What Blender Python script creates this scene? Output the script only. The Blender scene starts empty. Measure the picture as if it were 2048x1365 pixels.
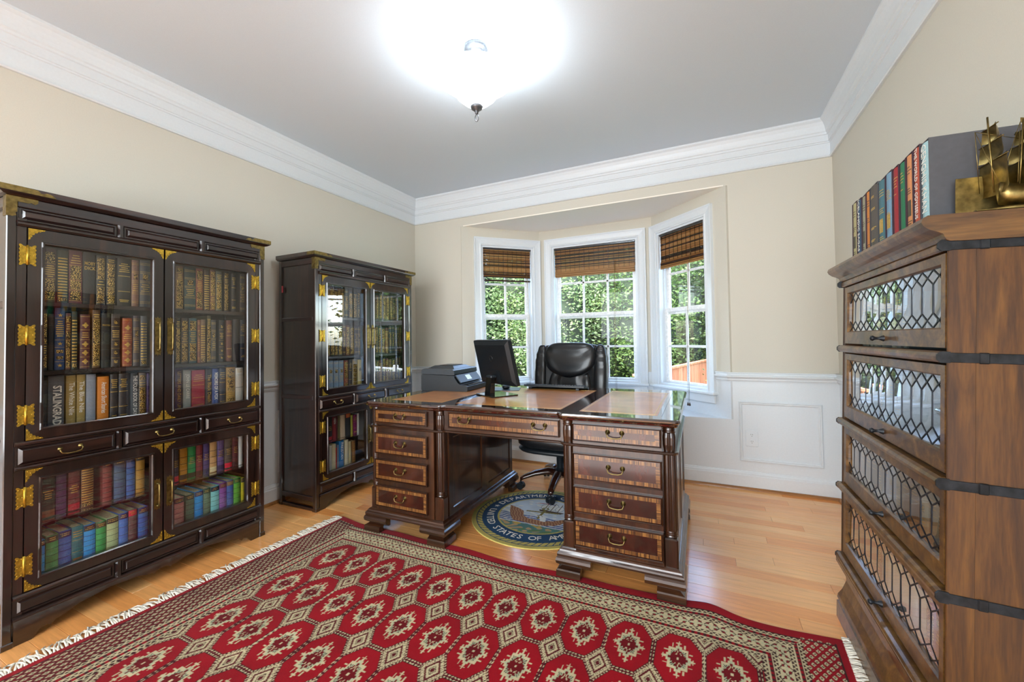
import bpy, math, random
import numpy as np
from mathutils import Matrix, Vector
random.seed(7)
S = bpy.context.scene
COL = S.collection
R = math.radians

# ------------------------------------------------------------------ camera, sky, sun, exposure
cam = bpy.data.cameras.new('camera')
cam.sensor_fit = 'HORIZONTAL'; cam.sensor_width = 36.0
cam.lens = 815.35 / 2048 * 36.0
cam.shift_y = -21.07 / 2048
cam.clip_start = 0.05
cam_o = bpy.data.objects.new('camera', cam); COL.objects.link(cam_o)
_y, _p, _r = R(-25.2973), R(1.3118), R(-0.84228)
_F = Vector((math.sin(_y) * math.cos(_p), math.cos(_y) * math.cos(_p), math.sin(_p)))
_X = Vector((math.cos(_y), -math.sin(_y), 0)); _U = _X.cross(_F)
_X2 = math.cos(_r) * _X + math.sin(_r) * _U; _U2 = -math.sin(_r) * _X + math.cos(_r) * _U
cam_o.matrix_world = Matrix(((_X2.x, _U2.x, -_F.x, 2.903), (_X2.y, _U2.y, -_F.y, -3.639), (_X2.z, _U2.z, -_F.z, 1.1783), (0, 0, 0, 1)))
S.camera = cam_o

W = bpy.data.worlds.new('World'); S.world = W; W.use_nodes = True
_nt = W.node_tree
sky = _nt.nodes.new('ShaderNodeTexSky'); sky.sky_type = 'NISHITA'; sky.sun_disc = False
sky.sun_elevation = R(48); sky.sun_rotation = R(200); sky.dust_density = 2.0
_nt.links.new(sky.outputs[0], _nt.nodes['Background'].inputs[0])
_nt.nodes['Background'].inputs[1].default_value = 2.0
sun = bpy.data.lights.new('sun', 'SUN'); sun.energy = 4; sun.angle = R(2); sun.color = (1, .95, .86)
sun_o = bpy.data.objects.new('sun', sun); COL.objects.link(sun_o); sun_o.rotation_euler = (R(42), 0, R(-22))
# fill lamp added behind the camera, in an unseen opening made for it
hall = bpy.data.lights.new('hall_fill', 'AREA'); hall.shape = 'RECTANGLE'; hall.size = 3.2; hall.size_y = 2.2
hall.energy = 172; hall.color = (.84, .93, 1)
hall_o = bpy.data.objects.new('hall_fill', hall); COL.objects.link(hall_o)
hall_o.location = (1.9, -6.35, 1.35); hall_o.rotation_euler = (R(90), 0, 0)
S.view_settings.view_transform = 'Standard'; S.view_settings.look = 'None'
S.view_settings.exposure = 0.64; S.view_settings.gamma = 1.0; S.view_settings.use_curve_mapping = False
S.cycles.use_denoising = True
S.cycles.max_bounces = 10; S.cycles.diffuse_bounces = 5; S.cycles.glossy_bounces = 5; S.cycles.transparent_max_bounces = 24
S.cycles.sample_clamp_indirect = 8.0
S.cycles.caustics_reflective = False; S.cycles.caustics_refractive = False

# ------------------------------------------------------------------ mesh helpers
class MB:
    """collects geometry and links it as ONE mesh object"""
    def __init__(s, M=None): s.v = []; s.f = []; s.m = []; s.sm = []; s.M = M
    def add(s, vs, fs, m=0, sm=False):
        n = len(s.v)
        if s.M is not None: vs = [tuple(s.M @ Vector(v)) for v in vs]
        s.v += [tuple(v) for v in vs]; s.f += [tuple(i + n for i in f) for f in fs]
        s.m += [m] * len(fs); s.sm += [sm] * len(fs); return s
    def box(s, x0, x1, y0, y1, z0, z1, c=0.0, m=0):
        lo = (min(x0, x1), min(y0, y1), min(z0, z1)); hi = (max(x0, x1), max(y0, y1), max(z0, z1))
        c = min(c, *[(hi[i] - lo[i]) * .45 for i in range(3)])
        if c <= 0:
            vs = [(a, b, d) for a in (lo[0], hi[0]) for b in (lo[1], hi[1]) for d in (lo[2], hi[2])]
            return s.add(vs, [(0, 1, 3, 2), (4, 6, 7, 5), (0, 4, 5, 1), (2, 3, 7, 6), (0, 2, 6, 4), (1, 5, 7, 3)], m)
        vs = []; ix = {}
        for sx in (0, 1):
            for sy in (0, 1):
                for sz in (0, 1):
                    sg = (sx, sy, sz)
                    for ax in range(3):
                        p = []
                        for k in range(3):
                            e = hi[k] if sg[k] else lo[k]
                            if k != ax: e += -c if sg[k] else c
                            p.append(e)
                        ix[(sg, ax)] = len(vs); vs.append(tuple(p))
        fs = []
        for ax in range(3):
            o = [k for k in range(3) if k != ax]
            for t in (0, 1):
                q = []
                for a, b in ((0, 0), (1, 0), (1, 1), (0, 1)):
                    g = [0, 0, 0]; g[ax] = t; g[o[0]] = a; g[o[1]] = b; q.append(ix[(tuple(g), ax)])
                flip = (t == 0) ^ (ax == 1)
                fs.append(tuple(q[::-1] if flip else q))
        for ax in range(3):      # edges along ax
            o = [k for k in range(3) if k != ax]
            for a in (0, 1):
                for b in (0, 1):
                    g0 = [0, 0, 0]; g1 = [0, 0, 0]; g1[ax] = 1
                    for g in (g0, g1): g[o[0]] = a; g[o[1]] = b
                    g0 = tuple(g0); g1 = tuple(g1)
                    fs.append((ix[(g0, o[0])], ix[(g1, o[0])], ix[(g1, o[1])], ix[(g0, o[1])]))
        for sx in (0, 1):
            for sy in (0, 1):
                for sz in (0, 1):
                    g = (sx, sy, sz); fs.append((ix[(g, 0)], ix[(g, 1)], ix[(g, 2)]))
        return s.add(vs, fs, m)
    def prism(s, poly, ax, a0, a1, m=0, sm=False):
        """polygon extruded along axis ax; poly in the two other axes in order"""
        o = [k for k in range(3) if k != ax]; vs = []
        for a in (a0, a1):
            for p in poly:
                q = [0, 0, 0]; q[ax] = a; q[o[0]] = p[0]; q[o[1]] = p[1]; vs.append(tuple(q))
        n = len(poly)
        s.add(vs, [tuple(range(n))[::-1], tuple(range(n, 2 * n))], m)
        k = len(s.v) - 2 * n
        s.f += [(k + i, k + (i + 1) % n, k + n + (i + 1) % n, k + n + i) for i in range(n)]
        s.m += [m] * n; s.sm += [sm] * n
        return s
    def lathe(s, prof, c=(0, 0, 0), ax=2, n=20, m=0, sm=True):
        vs = []; fs = []; k = len(prof)
        for j in range(n):
            a = 2 * math.pi * j / n
            for r, h in prof:
                p = (r * math.cos(a), r * math.sin(a), h)
                p = p if ax == 2 else ((p[0], p[2], p[1]) if ax == 1 else (p[2], p[0], p[1]))
                vs.append((p[0] + c[0], p[1] + c[1], p[2] + c[2]))
        for j in range(n):
            j2 = (j + 1) % n
            for i in range(k - 1): fs.append((j * k + i, j2 * k + i, j2 * k + i + 1, j * k + i + 1))
        return s.add(vs, fs, m, sm)
    def tube(s, pts, r, n=8, closed=False, m=0, sm=True, cap=True):
        P = [Vector(p) for p in pts]; N = len(P); vs = []; fs = []
        rr = r if hasattr(r, '__len__') else [r] * N
        up = None
        for i in range(N):
            t = (P[(i + 1) % N] - P[i - 1]) if closed else (P[min(i + 1, N - 1)] - P[max(i - 1, 0)])
            t.normalize()
            if up is None: up = Vector((0, 0, 1)) if abs(t.z) < .9 else Vector((1, 0, 0))
            u = (up - t * up.dot(t)).normalized(); w = t.cross(u); up = u
            for j in range(n):
                a = 2 * math.pi * j / n
                vs.append(tuple(P[i] + (u * math.cos(a) + w * math.sin(a)) * rr[i]))
        for i in range(N if closed else N - 1):
            i2 = (i + 1) % N
            for j in range(n):
                j2 = (j + 1) % n; fs.append((i * n + j, i * n + j2, i2 * n + j2, i2 * n + j))
        if cap and not closed: fs += [tuple(range(n))[::-1], tuple(range((N - 1) * n, N * n))]
        return s.add(vs, fs, m, sm)
    def ball(s, c, rx, ry=None, rz=None, n=14, k=9, m=0, e=1.0, fn=None):
        ry = ry or rx; rz = rz or rx; vs = []; fs = []
        sg = lambda x: math.copysign(abs(x) ** e, x)
        for i in range(k + 1):
            th = math.pi * i / k - math.pi / 2
            for j in range(n):
                a = 2 * math.pi * j / n
                p = [rx * sg(math.cos(th)) * sg(math.cos(a)), ry * sg(math.cos(th)) * sg(math.sin(a)), rz * sg(math.sin(th))]
                if fn: p = fn(p)
                vs.append((p[0] + c[0], p[1] + c[1], p[2] + c[2]))
        for i in range(k):
            for j in range(n):
                j2 = (j + 1) % n; fs.append((i * n + j, i * n + j2, (i + 1) * n + j2, (i + 1) * n + j))
        return s.add(vs, fs, m, True)
    def sweep(s, path, prof, mp, closed=False, m=0, sm=False, cap=True):
        """mitred sweep: path of 2-d points; prof of (offset to the left, height); mp(a,b,h) -> xyz"""
        N = len(path); K = len(prof); vs = []; fs = []
        P = [Vector(p) for p in path]
        for i in range(N):
            d0 = d1 = None
            if closed or i > 0: d0 = (P[i] - P[i - 1]).normalized()
            if closed or i < N - 1: d1 = (P[(i + 1) % N] - P[i]).normalized()
            d0 = d0 or d1; d1 = d1 or d0
            n0 = Vector((-d0.y, d0.x)); n1 = Vector((-d1.y, d1.x)); mm = (n0 + n1)
            mm = mm / max(mm.length_squared / 2, .2)
            for o, h in prof:
                q = P[i] + mm * o; vs.append(mp(q.x, q.y, h))
        for i in range(N if closed else N - 1):
            i2 = (i + 1) % N
            for k in range(K):
                k2 = (k + 1) % K; fs.append((i * K + k, i2 * K + k, i2 * K + k2, i * K + k2))
        if cap and not closed: fs += [tuple(range(K)), tuple(range((N - 1) * K, N * K))[::-1]]
        return s.add(vs, fs, m, sm)
    def ring(s, x0, x1, z0, z1, prof, m=0, sm=False):
        """mitred rectangular frame in the xz plane; prof: (inset, y)"""
        return s.sweep([(x0, z0), (x1, z0), (x1, z1), (x0, z1)], prof, lambda a, b, h: (a, h, b), True, m, sm)
    def build(s, name, mats, parent=None, **kw):
        me = bpy.data.meshes.new(name); me.from_pydata(s.v, [], s.f)
        me.polygons.foreach_set('material_index', s.m); me.polygons.foreach_set('use_smooth', s.sm)
        for mt in (mats if isinstance(mats, (list, tuple)) else [mats]): me.materials.append(mt)
        import bmesh
        b = bmesh.new(); b.from_mesh(me); bmesh.ops.recalc_face_normals(b, faces=b.faces); b.to_mesh(me); b.free()
        return put(name, me, parent, **kw)
def put(name, me, parent=None, loc=None, rot=None, color=None, kind=None):
    o = bpy.data.objects.new(name, me); COL.objects.link(o)
    if parent: o.parent = parent
    if loc: o.location = loc
    if rot: o.rotation_euler = rot
    if color: o.color = color
    if kind: o['kind'] = kind
    return o
def thing(name, label, cat, loc=(0, 0, 0), rot=(0, 0, 0), group=None):
    o = bpy.data.objects.new(name, None); COL.objects.link(o); o.empty_display_size = .1
    o.location = loc; o.rotation_euler = rot; return tag(o, label, cat, group)
def tag(o, label, cat, group=None):
    o['label'] = label; o['category'] = cat
    if group: o['group'] = group
    return o
def dup(o, parent, loc=None):
    c = o.copy(); COL.objects.link(c); c.parent = parent
    if loc: c.location = loc
    return c
def fullcopy(o, parent=None):
    c = o.copy(); COL.objects.link(c); c.parent = parent
    for ch in list(o.children): fullcopy(ch, c)
    return c

# ------------------------------------------------------------------ materials
def lin(h):
    h = h.lstrip('#'); v = [int(h[i:i + 2], 16) / 255 for i in (0, 2, 4)]
    return tuple((c / 12.92 if c <= .04045 else ((c + .055) / 1.055) ** 2.4) for c in v) + (1.0,)
class NT:
    def __init__(s, name):
        s.mat = bpy.data.materials.new(name); s.mat.use_nodes = True; s.t = s.mat.node_tree
        s.b = s.t.nodes['Principled BSDF']; s.out = s.t.nodes['Material Output']
    def n(s, typ, **kw):
        nd = s.t.nodes.new('ShaderNode' + typ)
        for k, v in kw.items():
            if k in nd.inputs: nd.inputs[k].default_value = v
            else: setattr(nd, k, v)
        return nd
    def l(s, a, b): s.t.links.new(a, b)
    def obj(s, scale=(1, 1, 1), jitter=False):
        tc = s.n('TexCoord'); mp = s.n('Mapping'); mp.inputs['Scale'].default_value = scale
        s.l(tc.outputs['Object'], mp.inputs[0])
        if jitter:
            oi = s.n('ObjectInfo'); mu = s.n('Math', operation='MULTIPLY'); mu.inputs[1].default_value = 37.0
            s.l(oi.outputs['Random'], mu.inputs[0]); s.l(mu.outputs[0], mp.inputs['Location'])
        return mp.outputs[0]
    def ramp(s, fac, stops):
        r = s.n('ValToRGB'); e = r.color_ramp.elements
        while len(e) < len(stops): e.new(.5)
        for i, (p, c) in enumerate(stops): e[i].position = p; e[i].color = c if isinstance(c, tuple) else lin(c)
        s.l(fac, r.inputs[0]); return r.outputs[0]
    def mix(s, fac, a, b, mode='MIX'):
        m = s.n('MixRGB', blend_type=mode)
        for i, x in enumerate((fac, a, b)):
            if hasattr(x, 'links'): s.l(x, m.inputs[i])
            else: m.inputs[i].default_value = x
        return m.outputs[0]
    def bump(s, h, st=.2, d=.002):
        b = s.n('Bump'); b.inputs['Strength'].default_value = st; b.inputs['Distance'].default_value = d
        s.l(h, b.inputs['Height']); s.l(b.outputs[0], s.b.inputs['Normal'])
    def set(s, col=None, rough=None, metal=None, coat=None, spec=None, coatr=.08):
        if col is not None:
            if hasattr(col, 'links'): s.l(col, s.b.inputs['Base Color'])
            else: s.b.inputs['Base Color'].default_value = col if isinstance(col, tuple) else lin(col)
        if rough is not None: s.b.inputs['Roughness'].default_value = rough
        if metal is not None: s.b.inputs['Metallic'].default_value = metal
        if coat is not None: s.b.inputs['Coat Weight'].default_value = coat; s.b.inputs['Coat Roughness'].default_value = coatr
        if spec is not None: s.b.inputs['Specular IOR Level'].default_value = spec
        return s
def plain(name, col, rough=.5, metal=0, coat=0, noise=.06, scale=60, bump=.0):
    t = NT(name); c = lin(col)
    nz = t.n('TexNoise', Scale=scale, Detail=3.0); t.l(t.obj(), nz.inputs['Vector'])
    d = tuple(x * (1 - noise * 2) for x in c[:3]) + (1,); e = tuple(min(1, x * (1 + noise)) for x in c[:3]) + (1,)
    t.set(t.ramp(nz.outputs['Fac'], [(.35, d), (.65, e)]), rough, metal, coat)
    if bump: t.bump(nz.outputs['Fac'], bump, .001)
    return t.mat
def wood(name, dark, mid, light, axis=0, fine=60, rough=.35, coat=.4, jitter=True, stretch=14, coatr=.08, bump=.05):
    t = NT(name); sc = [fine] * 3; sc[axis] = fine / stretch
    v = t.obj(tuple(sc), jitter)
    n1 = t.n('TexNoise', Scale=.22, Detail=6.0, Roughness=.6, Distortion=1.2); t.l(v, n1.inputs['Vector'])
    n2 = t.n('TexNoise', Scale=2.4, Detail=3.0); t.l(v, n2.inputs['Vector'])
    base = t.ramp(n1.outputs['Fac'], [(.3, dark), (.5, mid), (.72, light)])
    gr = t.ramp(n2.outputs['Fac'], [(.35, (.62, .6, .58, 1)), (.6, (1, 1, 1, 1))])
    t.set(t.mix(.7, base, gr, 'MULTIPLY'), rough, 0, coat, coatr=coatr)
    if bump: t.bump(n2.outputs['Fac'], bump, .001)
    return t.mat
def objcol(name, rough=.45, noise=.12, scale=120, coat=0):
    t = NT(name); oi = t.n('ObjectInfo')
    nz = t.n('TexNoise', Scale=scale, Detail=4.0); t.l(t.obj(), nz.inputs['Vector'])
    g = t.ramp(nz.outputs['Fac'], [(.3, (1 - noise * 2,) * 3 + (1,)), (.7, (1, 1, 1, 1))])
    t.set(t.mix(1.0, oi.outputs['Color'], g, 'MULTIPLY'), rough, 0, coat); t.bump(nz.outputs['Fac'], .08, .0006)
    return t.mat
def glass(name, tint=(.96, .98, .97, 1), k=1.0, base=.06, wav=0, gl=(1, 1, 1, 1)):
    t = NT(name); t.t.nodes.remove(t.b)
    lw = t.n('LayerWeight'); lw.inputs['Blend'].default_value = .5
    p = t.n('Math', operation='POWER'); p.inputs[1].default_value = 3.6; t.l(lw.outputs['Facing'], p.inputs[0])
    a = t.n('Math', operation='MULTIPLY_ADD', use_clamp=True); t.l(p.outputs[0], a.inputs[0]); a.inputs[1].default_value = k; a.inputs[2].default_value = base
    tr = t.n('BsdfTransparent'); tr.inputs[0].default_value = tint
    gs = t.n('BsdfGlossy'); gs.inputs['Roughness'].default_value = .0; gs.inputs['Color'].default_value = gl
    if wav:
        nz = t.n('TexNoise', Scale=9.0, Detail=1.0); t.l(t.obj(), nz.inputs['Vector'])
        b = t.n('Bump'); b.inputs['Strength'].default_value = wav; b.inputs['Distance'].default_value = .01
        t.l(nz.outputs['Fac'], b.inputs['Height']); t.l(b.outputs[0], gs.inputs['Normal'])
    mx = t.n('MixShader'); t.l(a.outputs[0], mx.inputs[0]); t.l(tr.outputs[0], mx.inputs[1]); t.l(gs.outputs[0], mx.inputs[2])
    t.l(mx.outputs[0], t.out.inputs['Surface']); return t.mat
def attrcol(name, rough, pile=0):
    t = NT(name); at = t.n('VertexColor', layer_name='pattern')
    nz = t.n('TexNoise', Scale=7.0, Detail=4.0); t.l(t.obj(), nz.inputs['Vector'])
    c = t.mix(.55, at.outputs['Color'], t.ramp(nz.outputs['Fac'], [(.3, (.5, .5, .5, 1)), (.68, (1.0, 1.0, 1.0, 1))]), 'MULTIPLY')
    t.set(c, rough, spec=.15)
    n2 = t.n('TexNoise', Scale=420.0, Detail=2.0); t.l(t.obj(), n2.inputs['Vector']); t.bump(n2.outputs['Fac'], .5, .003)
    t.b.inputs['Sheen Weight'].default_value = .1; t.b.inputs['Sheen Roughness'].default_value = .35
    return t.mat
M = {}
M['wall'] = plain('wall_paint_beige', '#d0cbbd', .75, noise=.012, scale=200, bump=.03)
M['white'] = plain('trim_paint_white', '#dde2e5', .4, noise=.008, scale=90)
M['ceil'] = plain('ceiling_paint', '#d3dce3', .85, noise=.01, scale=220, bump=.02)
M['bayceil'] = plain('bay_ceiling_lit_paint', '#f8f1e4', .85, noise=.01, scale=220)  # lightened, sky bounce on the bay ceiling is put into the colour
M['cabx'] = wood('rosewood_along', '#0e0606', '#1f0f0c', '#3c221b', 0, 80, .28, 1, coatr=.1)
M['cabz'] = wood('rosewood_upright', '#0e0606', '#1c0e0b', '#352019', 2, 80, .28, 1, coatr=.1)
M['caby'] = wood('rosewood_deep', '#1a0c0a', '#2a1512', '#3c201a', 1, 70, .35, .6, coatr=.15)
M['brass'] = plain('brass', '#c9a640', .36, .9, 0, .14, 80)
M['oldbrass'] = plain('aged_brass', '#8f7c4c', .36, 1, 0, .2, 50)
M['deskx'] = wood('mahogany_along', '#1c0c05', '#371d0e', '#56321a', 0, 55, .28, .7)
M['deskz'] = wood('mahogany_upright', '#1c0c05', '#371d0e', '#56321a', 2, 55, .28, .7)
M['desky'] = wood('mahogany_deep', '#1c0c05', '#371d0e', '#56321a', 1, 55, .28, .8)
M['desktop'] = wood('mahogany_polished', '#1c0a05', '#35170b', '#4f2613', 0, 50, .12, 1.0, coatr=.03, bump=.01)
for _k, _i in (('desktop', 2.1), ('cabx', 1.65), ('cabz', 1.65)): M[_k].node_tree.nodes['Principled BSDF'].inputs['Coat IOR'].default_value = _i
M['crotch'] = wood('crotch_mahogany', '#1e0904', '#381408', '#5a2410', 2, 26, .25, .8, stretch=4)
def inlay(name, axis):
    t = NT(name); sc = [3, 3, 3]; sc[axis] = 210
    n = t.n('TexNoise', Scale=1.0, Detail=2.0); t.l(t.obj(tuple(sc), True), n.inputs['Vector'])
    t.set(t.ramp(n.outputs['Fac'], [(.33, '#38200f'), (.5, '#6c4420'), (.7, '#a0703a')]), .28, 0, .7); return t.mat
M['inlx'] = inlay('satinwood_banding_across', 0); M['inlz'] = inlay('satinwood_banding_down', 2)
M['tanleather'] = plain('tan_leather', '#c4824a', .3, noise=.10, scale=9, bump=.03, coat=.5)
M['oakx'] = wood('quartered_oak_along_sheen', '#38210c', '#60401a', '#84602e', 1, 80, .4, .35, stretch=12)  # lighter oak for the fronts, their reflection is put into the colour
M['oakz'] = wood('quartered_oak_upright', '#341b05', '#54320a', '#70491a', 2, 90, .5, .08, stretch=11)
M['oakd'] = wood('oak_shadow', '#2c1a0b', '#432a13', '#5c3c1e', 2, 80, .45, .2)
M['iron'] = plain('black_iron_band', '#23262a', .45, .5, 0, .3, 40)
M['lead'] = plain('lead_came', '#23262f', .35, .6, 0, .2, 60)
M['leather'] = plain('black_leather', '#15171a', .32, noise=.2, scale=260, bump=.12, coat=.15)
M['plastic'] = plain('black_plastic', '#12181d', .42, noise=.05)
M['gloss'] = plain('gloss_black_plastic', '#0c0e10', .1, noise=.03, coat=.6)
M['greyplastic'] = plain('grey_plastic', '#262d33', .35, noise=.05)
M['chairwood'] = wood('dark_chair_wood', '#1d0d0a', '#35190f', '#522a1c', 0, 60, .25, .8)
M['lamp_metal'] = plain('brushed_nickel', '#66686c', .4, .7, 0, .1, 90)
M['paper'] = plain('page_edges', '#d8c9a4', .85, noise=.12, scale=160)
M['gold'] = plain('gilt', '#d6b25c', .36, .75, 0, .1, 200)
M['cover'] = objcol('book_leather', .42, .14, 160, .15)
M['cloth'] = objcol('book_cloth', .6, .1, 300)
M['ink'] = plain('black_rule', '#15120f', .5)
M['white_ink'] = plain('white_lettering', '#e9e6dc', .5)
M['pane'] = glass('window_glass', (.985, .99, .99, 1), .55, .015)
M['cabglass'] = glass('cabinet_glass', (.95, .97, .96, 1), 1.5, .10)
M['leadglass'] = glass('leaded_glass', (.92, .95, .94, 1), 1.5, .14, .10)
M['rug'] = attrcol('bokhara_pile', .95); M['mat'] = attrcol('printed_mat', .8)
M['fringe'] = plain('cotton_fringe', '#e3ddce', .9, noise=.08)
M['shoe'] = wood('oak_shoe_moulding', '#8a5a2a', '#a8703a', '#c28c50', 0, 40, .35, .3)
def ornament():
    t = NT('gilt_ornament'); v = t.obj((1, 1, 1), True)
    a = t.n('TexVoronoi', Scale=150.0, feature='DISTANCE_TO_EDGE'); t.l(v, a.inputs['Vector'])
    c = t.ramp(a.outputs[0], [(.10, '#2a1a0c'), (.2, '#d9b765')]); t.set(c, .4, .5); return t.mat
M['orn'] = ornament()
def floor_mat():
    t = NT('oak_plank'); oi = t.n('ObjectInfo')
    v = t.obj((5, 70, 70), True)
    n1 = t.n('TexNoise', Scale=1.0, Detail=6.0, Roughness=.62, Distortion=.6); t.l(v, n1.inputs['Vector'])
    tone = t.ramp(oi.outputs['Random'], [(0, '#f09c50'), (.35, '#f9b068'), (.7, '#fdc27c'), (1, '#f4a45a')])
    g = t.ramp(n1.outputs['Fac'], [(.32, (.66, .60, .54, 1)), (.62, (1, 1, 1, 1))])
    t.set(t.mix(.55, tone, g, 'MULTIPLY'), .3, 0, .55, coatr=.16); t.bump(n1.outputs['Fac'], .04, .001); return t.mat
M['plank'] = floor_mat()
M['subfloor'] = plain('plank_joint', '#4a2c14', .8)
def bamboo():
    t = NT('bamboo_reed'); oi = t.n('ObjectInfo')
    n = t.n('TexNoise', Scale=1.0, Detail=4.0); t.l(t.obj((9, 200, 200), True), n.inputs['Vector'])
    a = t.ramp(oi.outputs['Random'], [(0, '#2c170b'), (.4, '#4a2a14'), (.52, '#96632f'), (1, '#c4945a')])
    t.set(t.mix(.6, a, t.ramp(n.outputs['Fac'], [(.3, (.5, .45, .4, 1)), (.65, (1, 1, 1, 1))]), 'MULTIPLY'), .45)
    tr = t.n('BsdfTranslucent'); t.l(a, tr.inputs[0]); mx = t.n('MixShader'); mx.inputs[0].default_value = .3
    t.l(t.b.outputs[0], mx.inputs[1]); t.l(tr.outputs[0], mx.inputs[2]); t.l(mx.outputs[0], t.out.inputs['Surface']); return t.mat
M['bamboo'] = bamboo()
def leafmat(name, a, b, c):
    t = NT(name); n = t.n('TexNoise', Scale=1.3, Detail=5.0, Roughness=.7); t.l(t.obj(), n.inputs['Vector'])
    col = t.ramp(n.outputs['Fac'], [(.3, a), (.5, b), (.7, c)])
    t.set(col, .55)
    tr = t.n('BsdfTranslucent'); t.l(col, tr.inputs[0]); mx = t.n('MixShader'); mx.inputs[0].default_value = .35
    t.l(t.b.outputs[0], mx.inputs[1]); t.l(tr.outputs[0], mx.inputs[2]); t.l(mx.outputs[0], t.out.inputs['Surface']); return t.mat
M['leafA'] = leafmat('leaf_green', '#2e441e', '#506a32', '#86985a')
M['leafB'] = leafmat('leaf_pale', '#48603a', '#6e8454', '#a0aa74')
M['leafC'] = leafmat('leaf_deep', '#1e2e18', '#364a28', '#566c3a')
M['core'] = plain('shaded_inner_leaves', '#1c2814', .9, noise=.3, scale=3)  # dark colour paints the shade in the gaps between leaves
M['bark'] = plain('bark', '#4a3f33', .9, noise=.3, scale=20)
M['grass'] = plain('lawn_grass', '#56702e', .95, noise=.3, scale=14)
M['fence'] = wood('red_cedar', '#a85a3c', '#c87c58', '#dc9874', 2, 30, .7, 0)
M['pvc'] = plain('white_vinyl', '#f2f2f0', .4)
# ------------------------------------------------------------------ the room
RW, RD, RH = 3.765, -4.75, 2.74
BX0, BX1, BZ0, BZ1, BD = 0.63, 3.063, 0.53, 2.378, 0.597
CX0, CX1 = 1.249, 2.447
def K(name, mb, mats, parent=None): return mb.build(name, mats, parent, kind='structure')
def wallbox(mb, x0, x1, y0, y1, z0, z1, cut=.85):
    if z0 < cut < z1:
        mb.box(x0, x1, y0, y1, z0, cut, m=1); mb.box(x0, x1, y0, y1, cut, z1, m=0)
    else: mb.box(x0, x1, y0, y1, z0, z1, m=1 if z1 <= cut else 0)
WM = [M['wall'], M['white']]
mb = MB(); wallbox(mb, -.12, 0, RD, .12, 0, RH); K('wall_left', mb, WM)
mb = MB(); wallbox(mb, RW, RW + .12, RD, .12, 0, RH); K('wall_right', mb, WM)
mb = MB(); wallbox(mb, 0, BX0, 0, .12, 0, RH); wallbox(mb, BX1, RW, 0, .12, 0, RH)
mb.box(BX0, BX1, 0, .12, BZ1 + .01, RH, m=0); mb.box(BX0, BX1, 0, .12, 0, BZ0 - .03, m=1); K('wall_back', mb, WM)
mb = MB(); wallbox(mb, -.12, .5, RD - .12, RD, 0, RH); wallbox(mb, 3.5, RW + .12, RD - .12, RD, 0, RH)
mb.box(.5, 3.5, RD - .12, RD, 2.35, RH, m=0); K('wall_front', mb, WM)  # unseen wide opening left for the added fill lamp
mb = MB(); wallbox(mb, -.12, RW + .12, -6.62, -6.5, 0, RH); K('wall_skyblock_end', mb, WM)  # unseen enclosure added to keep sky light off the back wall
mb = MB(); wallbox(mb, -.24, -.12, -6.62, RD - .12, 0, RH); K('wall_skyblock_left', mb, WM)
mb = MB(); wallbox(mb, RW + .12, RW + .24, -6.62, RD - .12, 0, RH); K('wall_skyblock_right', mb, WM)
K('ceiling', MB().box(-.12, RW + .12, -6.5, RD - .12, RH, RH + .12), M['ceil']); K('floor', MB().box(-.12, RW + .12, -6.5, RD - 1.2, -.08, 0), M['plank'])  # lid and floor of the same added enclosure
mb = MB(); mb.box(-.12, RW + .12, RD - .12, .0, RH, RH + .12); mb.box(-.12, RW + .12, 0, .12, RH, RH + .12); K('ceiling', mb, M['ceil'])
# bay recess
mb = MB(); mb.prism([(BX0 - .05, .1), (BX0, .0), (BX1, .0), (BX1 + .05, .1), (CX1 + .06, BD + .12), (CX0 - .06, BD + .12)], 2, BZ1, BZ1 + .01); K('ceiling', mb, M['bayceil'])
mb = MB(); mb.prism([(BX0, .0), (BX1, .0), (BX1 + .05, .1), (CX1 + .06, BD + .12), (CX0 - .06, BD + .12), (BX0 - .05, .1)], 2, BZ0 - .03, BZ0); K('trim_1', mb, M['white'])['label'] = 'white painted bay window seat'
# crown moulding, chair rail, baseboard, shoe: swept round the room (path runs with the room on its left)
room = [(0, 0), (0, RD), (RW, RD), (RW, 0)]
XY = lambda a, b, h: (a, b, h)
mb = MB(); mb.sweep(room, [(0, 2.471), (.014, 2.471), (.019, 2.478), (.014, 2.488), (.012, 2.50), (.012, 2.570), (.019, 2.573), (.019, 2.581), (.025, 2.584), (.025, 2.594), (.027, 2.627), (.034, 2.631), (.036, 2.643), (.043, 2.650), (.046, 2.668), (.053, 2.692), (.064, 2.714), (.073, 2.722), (.078, 2.728), (.078, 2.74), (0, 2.74)], XY, True)
K('trim_2', mb, M['white'])
rail = [(0, .828), (.010, .828), (.013, .836), (.018, .840), (.018, .848), (.030, .862), (.036, .866), (.036, .874), (.022, .878), (.018, .888), (.024, .893), (.024, .899), (0, .899)]
base = [(0, 0), (.016, 0), (.016, .105), (.012, .110), (.012, .118), (.006, .128), (.004, .136), (0, .138)]
shoe = [(.016, 0), (.034, 0), (.033, .008), (.029, .015), (.023, .019), (.016, .02)]
segs = {'left': [(0, 0), (0, RD)], 'right': [(RW, RD), (RW, 0)], 'back': [(RW, 0), (0, 0)]}
for i, (nm, pr, mt) in enumerate((('rail', rail, 'white'), ('baseboard', base, 'white'), ('shoe', shoe, 'shoe'))):
    if nm == 'rail':
        parts = [('trim_3', segs['left']), ('trim_4', segs['right']), ('trim_5', [(RW, 0), (BX1, 0), (BX1 - .105 * .72, .105 * .694)]), ('trim_6', [(BX0 + .105 * .72, .105 * .694), (BX0, 0), (0, 0)])]
    elif nm == 'baseboard': parts = [('baseboard_' + k, v) for k, v in segs.items()]
    else: parts = [('trim_7', segs['left']), ('trim_8', segs['right']), ('trim_9', segs['back'])]
    for n2, pa in parts: K(n2, MB().sweep(pa, pr, XY), M[mt])
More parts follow.
